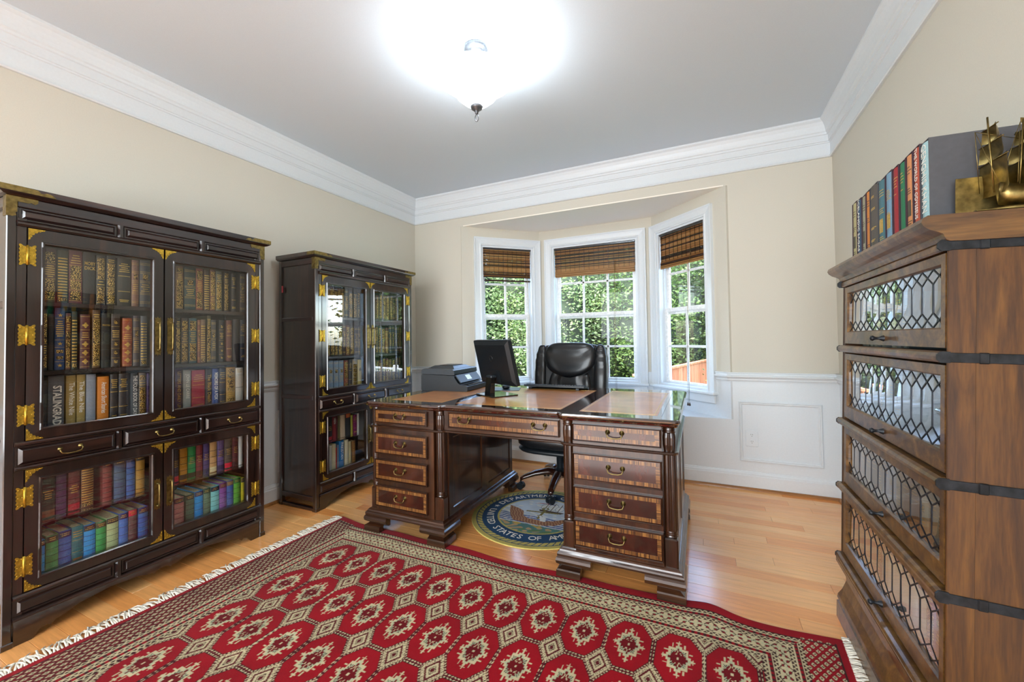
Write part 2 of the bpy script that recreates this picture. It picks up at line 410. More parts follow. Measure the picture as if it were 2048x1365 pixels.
# picture-frame mouldings of the wainscot
pm = [(0, 0), (0, .010), (.006, .014), (.012, .010), (.017, .012), (.024, .006), (.024, 0)]
def wains(name, x0, x1, mat4):
    K(name, MB(mat4).ring(x0, x1, .215, .675, [(a, -h) for a, h in pm]), M['white'])
wains('trim_10', 3.128, 3.658, None); wains('trim_11', .08, .52, None)
Lm = Matrix.Translation((0, 0, 0)) @ Matrix.Rotation(R(90), 4, 'Z')      # x runs along +y, y runs to -x
for i, (a, b) in enumerate(((-4.6, -3.75), (-3.6, -2.75), (-2.6, -1.75), (-1.62, -.85), (-.72, -.12))): wains('trim_%d' % (12 + i), a, b, Lm)
Rm = Matrix.Translation((RW, 0, 0)) @ Matrix.Rotation(R(-90), 4, 'Z')
for i, (a, b) in enumerate(((.12, 1.0), (1.15, 2.05), (2.2, 3.1), (3.25, 4.3))): wains('trim_%d' % (17 + i), a, b, Rm)
# floor: every plank in view is a piece of its own
fl = K('floor', MB().box(-.12, RW + .12, RD - 1.2, .1, -.08, -.012), M['subfloor'])
rng = random.Random(3); far = MB(); pw = .0826; row = 0; y1 = 0.0
while y1 > RD - 1.0:
    x = -rng.uniform(0, .9)
    while x < RW:
        L = rng.choice((.45, .6, .75, .9, 1.1, 1.3)) * rng.uniform(.9, 1.1); a, b = max(x, 0), min(x + L, RW)
        if b - a > .02:
            yc = y1 - pw / 2
            if y1 > -3.35: MB().box(-(b - a) / 2 + .0004, (b - a) / 2 - .0004, -pw / 2 + .0004, pw / 2 - .0004, -.014, 0, c=.0009).build('plank', M['plank'], fl, loc=((a + b) / 2, yc, 0))
            else: far.box(a, b, y1 - pw + .0004, y1 - .0004, -.014, 0, c=.0009)
        x += L
    y1 -= pw
far.build('plank', M['plank'], fl, kind='stuff')
# the three bay windows
def facet(n, p0, p1, a0, a1, cols, first):
    L = math.hypot(p1[0] - p0[0], p1[1] - p0[1]); ang = math.atan2(p1[1] - p0[1], p1[0] - p0[0])
    Mx = Matrix.Translation((p0[0], p0[1], 0)) @ Matrix.Rotation(ang, 4, 'Z')
    h0, h1 = a0 + .083, a1 - .083; zb, zt = .727, 2.192
    mb = MB(Mx); e0 = .0 if first else .05; 
    mb.box(-.02, h0, 0, .12, BZ0, .84, m=1); mb.box(-.02, h0, 0, .12, .84, BZ1, m=0)
    mb.box(h1, L + .02, 0, .12, BZ0, .84, m=1); mb.box(h1, L + .02, 0, .12, .84, BZ1, m=0)
    mb.box(h0, h1, 0, .12, BZ0, zb, m=1); mb.box(h0, h1, 0, .12, zt, BZ1, m=0)
    K('wall_bay_' + ('left', 'center', 'right')[n - 1], mb, WM)
    w = bpy.data.objects.new('window_%d' % n, None); COL.objects.link(w); w.matrix_world = Mx; w['kind'] = 'structure'
    cas = [(0, 0), (0, -.014), (.010, -.020), (.022, -.015), (.05, -.019), (.066, -.024), (.074, -.030), (.083, -.030), (.083, 0)]
    MB().sweep([(h0, zb), (h0, zt), (h1, zt), (h1, zb)], cas, lambda a, b, h: (a, h, b)).build('casing', M['white'], w)
    MB().box(a0 - .012, a1 + .012, -.05, .055, zb - .024, zb, c=.006).build('stool', M['white'], w)
    MB().box(a0 + .005, a1 - .005, -.02, 0, zb - .095, zb - .024, c=.005).build('apron', M['white'], w)
    MB().ring(h0, h1, zb, zt, [(0, .0), (.018, .0), (.018, .055), (.03, .055), (.03, .12), (0, .12)]).build('jamb', M['white'], w)
    zm = 1.43
    for nm, z0, z1, y0, bot, top in (('lower_sash', zb + .004, zm + .03, .056, .055, .052), ('upper_sash', zm - .028, zt - .015, .085, .05, .045)):
        x0, x1 = h0 + .02, h1 - .02; st = .042
        s = MB().ring(x0, x1, z0, z1, [(0, y0), (st - .008, y0), (st, y0 + .008), (st, y0 + .022), (st - .008, y0 + .026), (0, y0 + .026)]).build(nm, M['pvc'], w)
        gx0, gx1, gz0, gz1 = x0 + st, x1 - st, z0 + st, z1 - st
        bw = .011
        for c in range(1, cols):
            xx = gx0 + (gx1 - gx0) * c / cols; MB().box(xx - bw, xx + bw, y0 + .006, y0 + .022, gz0 - .003, gz1 + .003, c=.003).build('muntin', M['pvc'], s)
        zz = (gz0 + gz1) / 2; MB().box(gx0 - .003, gx1 + .003, y0 + .006, y0 + .022, zz - bw, zz + bw, c=.003).build('muntin', M['pvc'], s)
        for c in range(cols):
            for r in range(2):
                xa = gx0 + (gx1 - gx0) * c / cols; xb = gx0 + (gx1 - gx0) * (c + 1) / cols
                za = (gz0, zz)[r]; zc = (zz, gz1)[r]
                MB().add([(xa, y0 + .014, za), (xb, y0 + .014, za), (xb, y0 + .014, zc), (xa, y0 + .014, zc)], [(0, 1, 2, 3)]).build('pane', M['pane'], s)
    # woven bamboo shade hung at the head of the opening
    zlow = (1.808, 1.848, 1.832)[n - 1]
    b = thing('bamboo_blind', ('short bamboo blind in the left bay window above the monitor', 'wide bamboo blind in the centre bay window', 'bamboo blind with tasselled cords in the right bay window')[n - 1], 'blind', (0, 0, 0), (0, 0, 0), 'bamboo blinds in the bay')
    b.matrix_world = Mx
    bx0, bx1 = h0 + .022, h1 - .022
    MB().box(bx0, bx1, .008, .04, zt - .035, zt - .019, c=.002).build('headrail', M['cabx'], b)
    rg = random.Random(n * 5); z = zt - .036; k = 0
    ztop = zlow + .075
    while z > zlow + .02:
        hh = rg.choice((.006, .008, .011, .013)); inset = .004 if z < ztop else 0
        if n == 1 and zlow + .018 < z < zlow + .055: z -= hh; continue
        MB().box(bx0 + inset + rg.uniform(0, .003), bx1 - inset - rg.uniform(0, .003), .022 - inset * 2, .026 + rg.uniform(0, .002), z - hh + .0008, z, c=.0012).build('slat', M['bamboo'], b); z -= hh
    for zz in ((zlow + .012,) if n == 1 else (zlow + .012, zlow + .03, zlow + .05)):
        MB().box(bx0 + .012, bx1 - .008, .004, .019, zz - .008, zz + .008, c=.003).build('slat', M['bamboo'], b)
    mb = MB()
    for i in range(int((bx1 - bx0) / .052) + 1):
        xx = bx0 + .02 + i * .052
        if xx < bx1 - .005: mb.box(xx - .0009, xx + .0009, .018, .0215, zlow + .004, zt - .04)
    mb.build('warp_string', M['ink'], b, kind='stuff')
    cx = {1: h1 - .075, 2: h0 + .68, 3: h1 - .165}[n]; ze = (.66, .62, .585)[n - 1]
    for s2 in (-.006, .006):
        c = MB().tube([(cx, .012, zlow + .14), (cx + s2 * .4, -.02, zlow), (cx + s2, -.052, 1.3), (cx + s2, -.056, ze + .03)], .0013, 5).build('pull_cord', M['oldbrass'], b)
        MB().lathe([(0, 0), (.008, .002), (.009, .012), (.005, .022), (.003, .03), (0, .031)], (cx + s2 * 1.6, -.057, ze), n=10).build('tassel', M['deskz'], c)
facet(1, (BX0, 0), (CX0, BD), .112, .866, 2, True)
facet(2, (CX0, BD), (CX1, BD), .070, 1.140, 3, False)
facet(3, (CX1, BD), (BX1, 0), -.008, .746, 2, False)
# double socket in the wainscot panel
o = thing('wall_outlet', 'white double electrical outlet inside the wainscot panel right of the desk', 'outlet', (3.212, 0, .392))
MB().box(-.042, .042, -.006, 0, -.062, .062, c=.004).build('cover_plate', M['white'], o)
for s in (-1, 1):
    r = MB().lathe([(0, -.009), (.0165, -.009), (.0165, -.006)], (0, 0, s * .026), 1, 16, sm=False).build('receptacle', M['white'], o)
    mb = MB()
    for dx in (-.006, .006): mb.box(dx - .001, dx + .001, -.0098, -.009, s * .026 + .001, s * .026 + .010)
    mb.box(-.002, .002, -.0098, -.009, s * .026 - .010, s * .026 - .006); mb.build('slot', M['ink'], r, kind='stuff')
# semi-flush ceiling lamp
o = thing('ceiling_light', 'white glass bowl ceiling lamp with nickel canopy and ring finial', 'lamp', (1.833, -1.775, RH))
MB().lathe([(0, 0), (.066, 0), (.066, -.008), (.060, -.020), (.050, -.026), (.048, -.030), (.040, -.046), (.022, -.056), (0, -.058)], n=32).build('canopy', M['lamp_metal'], o)
MB().tube([(0, 0, -.055), (0, 0, -.33)], .006, 10).build('stem', M['lamp_metal'], o)
t = NT('lit_opal_glass'); t.set('#ffffff', .25); t.b.inputs['Emission Color'].default_value = (.88, .95, 1, 1); t.b.inputs['Emission Strength'].default_value = 16
MB().lathe([(.178, -.142), (.198, -.158), (.200, -.166), (.196, -.176), (.150, -.208), (.122, -.236), (.104, -.262), (.070, -.292), (.036, -.310), (.012, -.316)], n=48).build('glass_bowl', t.mat, o)
MB().lathe([(.186, -.160), (.184, -.172), (.142, -.203), (.114, -.231), (.096, -.257), (.064, -.285), (.02, -.303)], n=40).build('bowl_glow_blocker', M['white'], o)  # unseen shell added to keep the bowl's glow off the ceiling
f = MB().lathe([(0, -.306), (.030, -.312), (.034, -.318), (.028, -.330), (.014, -.340), (.008, -.350), (.009, -.356), (0, -.360)], n=20).build('finial', M['lamp_metal'], o)
MB().tube([(.010 * math.cos(a), 0, -.378 + .019 * math.sin(a)) for a in [i * math.pi / 8 for i in range(16)]], .0028, 6, True).build('finial_ring', M['lamp_metal'], f)
bulb = bpy.data.lights.new('lamp_bulbs', 'POINT'); bulb.energy = 6.5; bulb.color = (.87, .94, 1); bulb.shadow_soft_size = .05
bo = bpy.data.objects.new('lamp_bulbs', bulb); COL.objects.link(bo); bo.parent = o; bo.location = (.05, 0, -.185)
# ------------------------------------------------------------------ the two tall rosewood cabinets with brass mounts
def scallop_hinge():
    h = [(0, -.036), (.011, -.036), (.017, -.042), (.022, -.043), (.024, -.038), (.0205, -.030), (.024, -.023), (.0205, -.015), (.024, -.008), (.0215, 0)]
    h = h + [(x, -z) for x, z in h[::-1][1:]]
    mb = MB()
    for s in (1, -1):
        mb.prism([(x * s, z) for x, z in h], 1, -.0022, 0)
        for x in (.006, .017):
            for z in (-.031, 0, .031): mb.ball((x * s, -.0022, z), .0026, .0018, .0026, 6, 4)
    mb.tube([(0, -.003, -.040), (0, -.003, .040)], .0042, 8); return mb
def corner_plate(L=.05):
    p = [(0, 0), (.96, 0), (.88, -.12), (.74, -.12), (.66, -.22), (.55, -.18), (.49, -.33), (.35, -.35), (.33, -.49), (.18, -.55), (.22, -.66), (.12, -.74), (.12, -.88), (0, -.96)]
    mb = MB(); mb.prism([(x * L, z * L) for x, z in p], 1, -.002, 0)
    for x, z in ((.12, -.12), (.5, -.09), (.8, -.06), (.09, -.5), (.06, -.8), (.28, -.28)): mb.ball((x * L, -.002, z * L), .0024, .0016, .0024, 6, 4)
    return mb
def swan_pull(w=.05, drop=.018, r=.0025, plate=.008):
    mb = MB()
    for s in (-1, 1): mb.lathe([(0, -.008), (.004, -.008), (.003, -.004), (plate, -.003), (plate, 0)], (s * w / 2, 0, 0), 1, 10)
    mb.tube([(-w / 2, -.009, 0), (-w / 2 - .004, -.014, -.006), (-w / 2 + .002, -.016, -drop * .8), (-w * .2, -.015, -drop), (w * .2, -.015, -drop), (w / 2 - .002, -.016, -drop * .8), (w / 2 + .004, -.014, -.006), (w / 2, -.009, 0)], r, 6); return mb
def bail_plate(h, w):
    o = [(.5, .40), (.42, .44), (.40, .5), (.15, .47), (0, .52), (-.15, .47), (-.40, .5), (-.42, .44), (-.5, .40), (-.42, .2), (-.46, 0)]
    o = o + [(x, -z) for x, z in o[::-1][1:-1]] + [(.5, -.40), (.42, -.2), (.46, 0), (.42, .2)]
    mb = MB(); mb.prism([(x * w, z * h) for x, z in o], 1, -.002, 0)
    for s in (-1, 1): mb.ball((0, -.008, s * h * .36), .005, .008, .005, 8, 6)
    mb.tube([(0, -.012, h * .36), (0, -.020, h * .37), (0, -.025, h * .30), (0, -.026, 0), (0, -.025, -h * .30), (0, -.020, -h * .37), (0, -.012, -h * .36)], .0034, 8); return mb
BEAD = lambda z, h, d: [(0.004, z), (-d * .5, z + h * .06), (-d, z + h * .35), (-d, z + h * .65), (-d * .5, z + h * .94), (0.004, z + h)]
def raised(mb, x0, x1, z0, z1, y=-.002, d=.010, b=.009):
    a = .005
    lv = [(x0, x1, z0, z1, y + .010), (x0, x1, z0, z1, y), (x0 + a, x1 - a, z0 + a, z1 - a, y), (x0 + a + b, x1 - a - b, z0 + a + b, z1 - a - b, y - d)]
    vs = []; fs = []
    for X0, X1, Z0, Z1, Y in lv: vs += [(X0, Y, Z0), (X1, Y, Z0), (X1, Y, Z1), (X0, Y, Z1)]
    for k in range(3): fs += [(k * 4 + i, k * 4 + (i + 1) % 4, k * 4 + 4 + (i + 1) % 4, k * 4 + 4 + i) for i in range(4)]
    fs += [(12, 13, 14, 15), (3, 2, 1, 0)]
    return mb.add(vs, fs)
def make_cabinet(loc, label):
    c = thing('display_cabinet', label, 'cabinet', loc, (0, 0, R(90)))
    H, D = 1.783, .385
    MB().sweep([(-.52, D), (-.52, 0), (.52, 0), (.52, D)], [(0, 1.783), (-.012, 1.786), (-.024, 1.794), (-.025, 1.797), (-.025, 1.820), (0, 1.820)], XY).box(-.52, .52, 0, D, 1.785, 1.8195).build('cornice', M['cabx'], c)
    for sx in (-1, 1):
        for y0, y1 in ((0, .032), (D - .03, D)):
            MB().box(sx * .492, sx * .52, y0, y1, .02, H, c=.003).build('post', M['cabz'], c)
        MB().box(sx * .488, sx * .524, -.004, .036, 0, .024, c=.003).build('foot', M['cabz'], c)
        MB().box(sx * .488, sx * .524, D - .034, D, 0, .024, c=.003).build('foot', M['cabz'], c)
        MB().box(sx * .500, sx * .508, .03, D - .02, .075, H - .01).build('side_panel', M['cabz'], c)
        for z0, z1 in ((1.738, 1.783), (1.335, 1.362), (.775, .805), (.066, .100), (.002, .022)):
            MB().box(sx * .494, sx * .519, .03, D - .028, z0, z1, c=.003).build('side_rail', M['caby'], c)
        MB().box(sx * .464, sx * .493, .002, .028, .10, 1.70, c=.002).build('jamb_stile', M['cabz'], c)
        MB().prism([(.002, -.0), (-.006, .002), (-.006, .008), (.002, .010)], 2, .10, 1.74).build('post_bead', M['cabz'], c, loc=(sx * .492 - .005, 0, 0)).rotation_euler = (0, 0, R(90) * 0)
    MB().box(-.50, .50, D - .014, D - .004, .07, H).build('back_panel', M['cabz'], c)
    MB().box(-.493, .493, 0, .03, 1.742, H, c=.003).build('top_rail', M['cabx'], c)
    for z, h, d in ((1.664, .024, .014), (.781, .018, .012), (.684, .018, .012), (.180, .018, .014), (.098, .016, .014)):
        MB().prism(BEAD(z, h, d) + [(.03, z + h), (.03, z)], 0, -.493, .493).build('moulded_rail', M['cabx'], c)
    for z in (1.37, 1.075): MB().box(-.49, .49, .055, D - .014, z - .02, z, c=.002).build('shelf', M['cabx'], c)
    for z in (.815, .215): MB().box(-.49, .49, .032, D - .014, z - .02, z).build('shelf', M['cabx'], c)
    MB().box(-.488, .488, .04, D - .016, .4385, .4445).build('shelf', M['cabglass'], c)
    MB().box(-.488, .488, .032, D - .014, 1.640, 1.652).build('inner_top', M['cabx'], c)
    XS = [(-.490, -.183), (-.161, .161), (.183, .490)]
    for a, b in XS:
        MB().box(a, b, .010, .026, 1.686, 1.744).build('frieze_ground', M['cabx'], c)
        raised(MB(), a + .004, b - .004, 1.691, 1.739, .004).build('frieze_panel', M['cabx'], c)
        MB().box(a, b, .010, .026, .112, .184).build('base_ground', M['cabx'], c)
        raised(MB(), a + .004, b - .004, .118, .177, .004).build('base_panel', M['cabx'], c)
        dr = raised(MB(), a + .003, b - .003, .7035, .7795, .0, .010, .010).box(a + .01, b - .01, .010, .30, .706, .776).build('drawer', M['cabx'], c)
        swan_pull(.062, .022).build('drawer_pull', M['oldbrass'], dr, loc=((a + b) / 2, -.010, .747))
    for xx in (-.172, .172):
        for z0, z1 in ((1.686, 1.744), (.702, .781), (.112, .184)):
            MB().prism([(xx - .011, .02), (xx - .011, .0), (xx - .006, -.010), (xx + .006, -.010), (xx + .011, .0), (xx + .011, .02)], 2, z0, z1).build('divider', M['cabz'], c)
    half = [(0, .066), (.022, .062), (.034, .05), (.042, .058), (.06, .060), (.10, .072), (.20, .078), (.30, .064), (.345, .046), (.372, .040), (.385, .026), (.398, .034), (.415, .030), (.428, .012), (.44, 0), (.488, 0)]
    poly = [(-x, z) for x, z in half[::-1]] + half[1:] + [(.488, .10), (-.488, .10)]
    MB().prism(poly, 1, .002, .022).build('apron', M['cabx'], c)
    # doors
    hinge = plate = bracket = None
    for z0, z1, gz0, gz1, hz in ((.800, 1.663, .846, 1.602, (1.551, 1.226, .904)), (.200, .683, .246, .634, (.577, .303))):
        for sx in (-1, 1):
            d = MB()
            x0, x1 = (-.463, -.003) if sx < 0 else (.003, .463); g0, g1 = (-.414, -.048) if sx < 0 else (.048, .414)
            mb = MB(); vs = []
            lv = [(x0, x1, z0, z1, .024), (x0, x1, z0, z1, .0), (g0 - .011, g1 + .011, gz0 - .011, gz1 + .011, -.001), (g0 - .008, g1 + .008, gz0 - .008, gz1 + .008, -.006), (g0 - .003, g1 + .003, gz0 - .003, gz1 + .003, -.006), (g0, g1, gz0, gz1, .002), (g0, g1, gz0, gz1, .024)]
            for X0, X1, Z0, Z1, Y in lv: vs += [(X0, Y, Z0), (X1, Y, Z0), (X1, Y, Z1), (X0, Y, Z1)]
            n = len(lv); fs = []
            for k in range(n):
                k2 = (k + 1) % n; fs += [(k * 4 + i, k * 4 + (i + 1) % 4, k2 * 4 + (i + 1) % 4, k2 * 4 + i) for i in range(4)]
            door = mb.add(vs, fs).build('door', M['cabz'], c)
            MB().add([(g0 - .004, .012, gz0 - .004), (g1 + .004, .012, gz0 - .004), (g1 + .004, .012, gz1 + .004), (g0 - .004, .012, gz1 + .004)], [(0, 1, 2, 3)]).build('glass_pane', M['cabglass'], door)
            for z in hz:
                if hinge is None: hinge = scallop_hinge().build('hinge', M['brass'], door, loc=(sx * .4635, -.0008, z))
                else: dup(hinge, door, (sx * .4635, -.0008, z))
            for cx, sg in ((x0, 1), (x1, -1)):
                for cz, sz in ((z1, 1), (z0, -1)):
                    if bracket is None: bracket = corner_plate().build('corner_bracket', M['brass'], door); b = bracket
                    else: b = dup(bracket, door)
                    b.location = (cx + sg * .001, -.0008, cz - sz * .001); b.scale = (sg, 1, sz)
            bail_plate(.19 if z0 > .5 else .15, .030).build('bail_handle', M['oldbrass'], door, loc=(sx * .027, -.0008, 1.222 if z0 > .5 else .437))
    # brass on the cornice ends and the head of each front post
    for sx in (-1, 1):
        p = [(0, .0), (.155, 0), (.150, .007), (.140, .013), (.128, .015), (.120, .010), (.112, .010), (.104, .019), (.06, .0225), (0, .0225)]
        o = MB().prism([(x, z) for x, z in p], 1, -.0275, -.0250).box(0, .002, -.0275, .05, 0, .0225).build('cornice_mount', M['oldbrass'], c, loc=(sx * .5468, 0, 1.7972)); o.scale = (-sx, 1, 1)
        p = [(0, 0), (.085, 0), (.084, -.014), (.076, -.022), (.066, -.016), (.060, -.020), (.028, -.020), (.028, -.062), (.022, -.066), (.026, -.076), (.016, -.082), (0, -.082)]
        o = MB().prism(p, 1, -.0022, 0).box(-.0015, .0005, -.0022, .032, -.082, 0).build('post_mount', M['oldbrass'], c, loc=(sx * .5205, -.0002, 1.7825)); o.scale = (-sx, 1, 1)
    return c
cab1 = make_cabinet((.425, -2.525, 0), 'nearer dark rosewood glass cabinet with brass hinges, full of leather books')
cab2 = fullcopy(cab1); cab2.location = (.441, -1.13, 0)
cab2['label'] = 'farther dark rosewood glass cabinet in the corner behind the desk'
cab1['group'] = cab2['group'] = 'matching rosewood display cabinets'
s = MB().box(-.0015, 0, .336, .352, 1.55, 1.60).build('price_tag', plain('red_sticker', '#c8505a', .6), cab2, loc=(-.5205, 0, 0))

# ------------------------------------------------------------------ books
BOOKS = {}
def text_mesh(s, ext=.0003, bold=0):
    cu = bpy.data.curves.new('t', 'FONT'); cu.body = s; cu.size = 1; cu.extrude = ext; cu.offset = bold; cu.align_x = 'CENTER'; cu.align_y = 'CENTER'; cu.resolution_u = 2
    o = bpy.data.objects.new('t', cu); COL.objects.link(o)
    dg = bpy.context.evaluated_depsgraph_get(); me = bpy.data.meshes.new_from_object(o.evaluated_get(dg))
    bpy.data.objects.remove(o); bpy.data.curves.remove(cu)
    xs = [v.co.x for v in me.vertices]; ys = [v.co.y for v in me.vertices]
    return me, max(xs) - min(xs), max(ys) - min(ys)
def lettering(s, parent, mat, loc, L, Hh, rot, name='title', bold=0):
    """letters L long and at most Hh tall"""
    me, w, h = text_mesh(s, .0003, bold); me.materials.append(mat); me.name = name
    o = put(name, me, parent, loc, rot); o.scale = (L / w, min(Hh / h, 1.7 * L / w), 1); return o
def spine_y(x, t, b): return -b * (1 - (2 * x / t) ** 2)
def book(Mw, x, w, z, h, d, col, style, label, group, ys=.085, lean=0, rnd=None):
    rnd = rnd or random
    o = thing('book', label, 'book', group=group)
    o.matrix_world = Mw @ Matrix.Translation((x + w / 2, ys, z)) @ Matrix.Rotation(lean, 4, 'Y')
    t = w - .0012; b = min(.006, t * .16); bt = .0022; n = 6
    xs = [-t / 2 + t * i / n for i in range(n + 1)]
    out = [(q, spine_y(q, t, b)) for q in xs]
    poly = out + [(t / 2, d), (t / 2 - bt, d), (t / 2 - bt, .004), (-t / 2 + bt, .004), (-t / 2 + bt, d), (-t / 2, d)]
    MB().prism(poly, 2, 0, h).build('cover', M['cloth'] if style[0] in 'TNL' else M['cover'], o, color=lin(col))
    MB().box(-t / 2 + bt, t / 2 - bt, .004, d - .004, .003, h - .004).build('page_block', M['paper'], o)
    def strip(mb, z0, z1, f=.94, m=0, e=.0004):
        q = [-t / 2 * f + t * f * i / n for i in range(n + 1)]
        mb.add([(a, spine_y(a, t, b) - e, zz) for zz in (z0 * h, z1 * h) for a in q], [(i, i + 1, n + 2 + i, n + 1 + i) for i in range(n)], m, True)
    g = MB(); k = style[0]; ins = M['gold']
    def lines(z0, z1, m=0):
        nl = max(2, int((z1 - z0) * h / .009))
        for i in range(nl):
            f = rnd.choice((.5, .62, .72, .8)); zz = z0 + (z1 - z0) * (i + .5) / nl; strip(g, zz - .0022 / h, zz + .0014 / h, f, m)
    if k == 'P':       # gilt panels
        cuts = rnd.choice(([.05, .25, .44, .72, .95], [.04, .2, .36, .52, .68, .84, .96], [.04, .3, .56, .78, .96])); tt = rnd.randrange(1, len(cuts) - 1)
        for i in range(len(cuts) - 1):
            a, c = cuts[i] + .012, cuts[i + 1] - .012
            if i == tt: lines(a + .01, c - .01)
            else: strip(g, a, c, .8, 1)
            strip(g, cuts[i] - .003, cuts[i] + .003, .96)
    elif k == 'B':     # banded with short tooled bars
        for a in (.08, .11, .27, .30, .52, .55, .72, .75, .9, .93): strip(g, a, a + .006, .95)
        lines(.32, .5); strip(g, .58, .70, .5, 1)
    elif k == 'X':     # crosses
        for a in (.13, .29, .45, .80):
            strip(g, a - .012, a + .012, .62); strip(g, a - .05, a + .05, .2); strip(g, a - .025, a + .025, .36)
        lines(.56, .68)
        for a in (.03, .21, .37, .53, .71, .96): strip(g, a, a + .006, .98)
    elif k == 'S':     # stars and scroll
        for a in (.07, .42, .88):
            for r in range(5):
                p = math.pi * 2 * r / 5 + math.pi / 2; g.add([(.009 * math.cos(p), -b - .0006, a * h + .009 * math.sin(p)), (.0035 * math.cos(p + .63), -b - .0006, a * h + .0035 * math.sin(p + .63)), (0, -b - .0006, a * h), (.0035 * math.cos(p - .63), -b - .0006, a * h + .0035 * math.sin(p - .63))], [(0, 1, 2, 3)])
        for a in (.13, .36, .48, .83): strip(g, a, a + .004, .98)
        strip(g, .17, .22, .7, 1); strip(g, .27, .32, .7, 1); lines(.53, .80)
    elif k == 'F':     # flowers
        for a in (.1, .27, .43, .84): strip(g, a - .03, a + .006, .12); strip(g, a, a + .03, .42, 1); strip(g, a - .02, a - .005, .4)
        lines(.55, .7)
        for a in (.17, .35, .51, .76): strip(g, a, a + .004, .95)
    elif k == 'L':     # sets in coloured bindings: dark head band with label, black rules
        g2 = MB()
        nl = int(style[1]) if len(style) > 1 and style[1].isdigit() else 4
        for i in range(nl):
            zz = .06 + .72 * i / nl + .03; 
            g2.add([(a, spine_y(a, t, b) - .0004, q * h) for q in (zz, zz + .012) for a in xs], [(i2, i2 + 1, n + 2 + i2, n + 1 + i2) for i2 in range(n)], 0)
        g2.build('black_rule', M['ink'], o, kind='stuff')
        h2 = MB(); up = 'b' in style
        za, zb2 = (.02, .16) if up else (.82, .99)
        h2.add([(a, spine_y(a, t, b) - .0004, q * h) for q in (za, zb2) for a in xs], [(i2, i2 + 1, n + 2 + i2, n + 1 + i2) for i2 in range(n)], 0)
        h2.build('spine_label', M['cloth'], o, color=lin(style.split('#')[1] if '#' in style else '2a2624'))
        lines(.86, .96) if not up else lines(.4, .6)
    elif k == 'R':     # narrow ribs
        for i in range(14): strip(g, .12 + .055 * i, .14 + .055 * i, .9, 0)
        strip(g, .03, .1, .8, 1)
    elif k == 'H': lines(.70, .9); lines(.08, .14); strip(g, .3, .31, .9); strip(g, .62, .63, .9)
    if g.v: g.build('gilt_tooling', [ins, M['orn']], o, kind='stuff')
    if k == 'T':
        q = style[1:].split('/'); mt = {'w': M['white_ink'], 'g': M['gold'], 'k': M['ink']}[q[0]]
        if len(q) > 2 and q[2] == 'h':
            for i, s2 in enumerate(q[1].split('~')): lettering(s2, o, mt, (0, -b - .0012, h * (.78 - .09 * i)), t * .9, .016, (R(90), 0, 0), bold=.01)
        else: lettering(q[1], o, mt, (0, -b - .0012, h * (float(q[2]) if len(q) > 2 else .55)), h * (float(q[3]) if len(q) > 3 else .7), t * .56, (R(90), R(90), 0), bold=.022 if 'STAL' in q[1] else .006)
    return o
ORD = ['first', 'second', 'third', 'fourth', 'fifth', 'sixth', 'seventh', 'eighth', 'ninth', 'tenth', 'eleventh', 'twelfth', 'thirteenth']
def book_row(cab, where, group, z, dims, specs, hs, depth=.17, ys=.085, hj=.012, seed=0):
    rnd = random.Random(seed); Mw = Matrix.Translation(cab.location) @ Matrix.Rotation(R(90), 4, 'Z')
    for i, ((x, w), sp) in enumerate(zip(dims, specs)):
        col, st, de = sp[:3]; h = sp[3] if len(sp) > 3 else hs + rnd.uniform(-hj, hj)
        book(Mw, x / 1000, w / 1000, z + .0009, h, depth * rnd.uniform(.95, 1.05), col, st, '%s, %s from left, %s' % (de, ORD[i], where), group, ys, sp[4] if len(sp) > 4 else 0, rnd)
N = "nearer cabinet's "
book_row(cab1, N + 'top left shelf', 'leather books on the top left shelf of the nearer cabinet', 1.37,
  [(-394, 36), (-354, 34), (-318, 44), (-272, 42), (-227, 32), (-191, 33), (-152, 52), (-97, 29), (-65, 44)],
  [('5a3a2c', 'P', 'brown leather book with gilt panels'), ('4a4f3c', 'R', 'green ribbed leather book'), ('6e3038', 'P', 'thick maroon leather book'), ('1f1c18', 'TG'.replace('G', 'g') + '/MOBY~DICK/h', 'black book titled MOBY DICK'), ('1e1b18', 'P', 'black book with gilt squares'), ('1d1a17', 'P', 'black book with gilt lattice'), ('26231c', 'H', 'wide dark olive book'), ('8a6552', 'B', 'tan leather banded book'), ('4a4a4c', 'B', 'grey leather book')], .236, hj=.004, seed=1)
book_row(cab1, N + 'middle left shelf', 'leather books on the middle left shelf of the nearer cabinet', 1.075,
  [(-398, 17), (-379, 17), (-360, 32), (-326, 17), (-307, 19), (-280, 34), (-239, 28), (-208, 32), (-173, 34), (-131, 38), (-90, 26), (-61, 28)],
  [('1b1a18', 'P', 'slim black gilt book'), ('201a18', 'N', 'slim plain dark book'), ('2c4676', 'S', 'tall blue book with gilt stars', .272), ('6b3a2a', 'P', 'slim brown gilt book', .25), ('2c3528', 'R', 'slim green ribbed book', .258), ('5c2526', 'X', 'maroon book with gilt crosses', .247), ('5e4020', 'P', 'tall brown gilt book', .27), ('22211a', 'Tg/DRACULA/h', 'black book titled DRACULA', .256), ('33251f', 'F', 'dark brown book with gilt flowers', .255), ('9a4a2a', 'X', 'orange brown leather book', .236), ('50484a', 'B', 'grey brown book', .25), ('56585a', 'R', 'grey ribbed book', .25)], .25, seed=2)
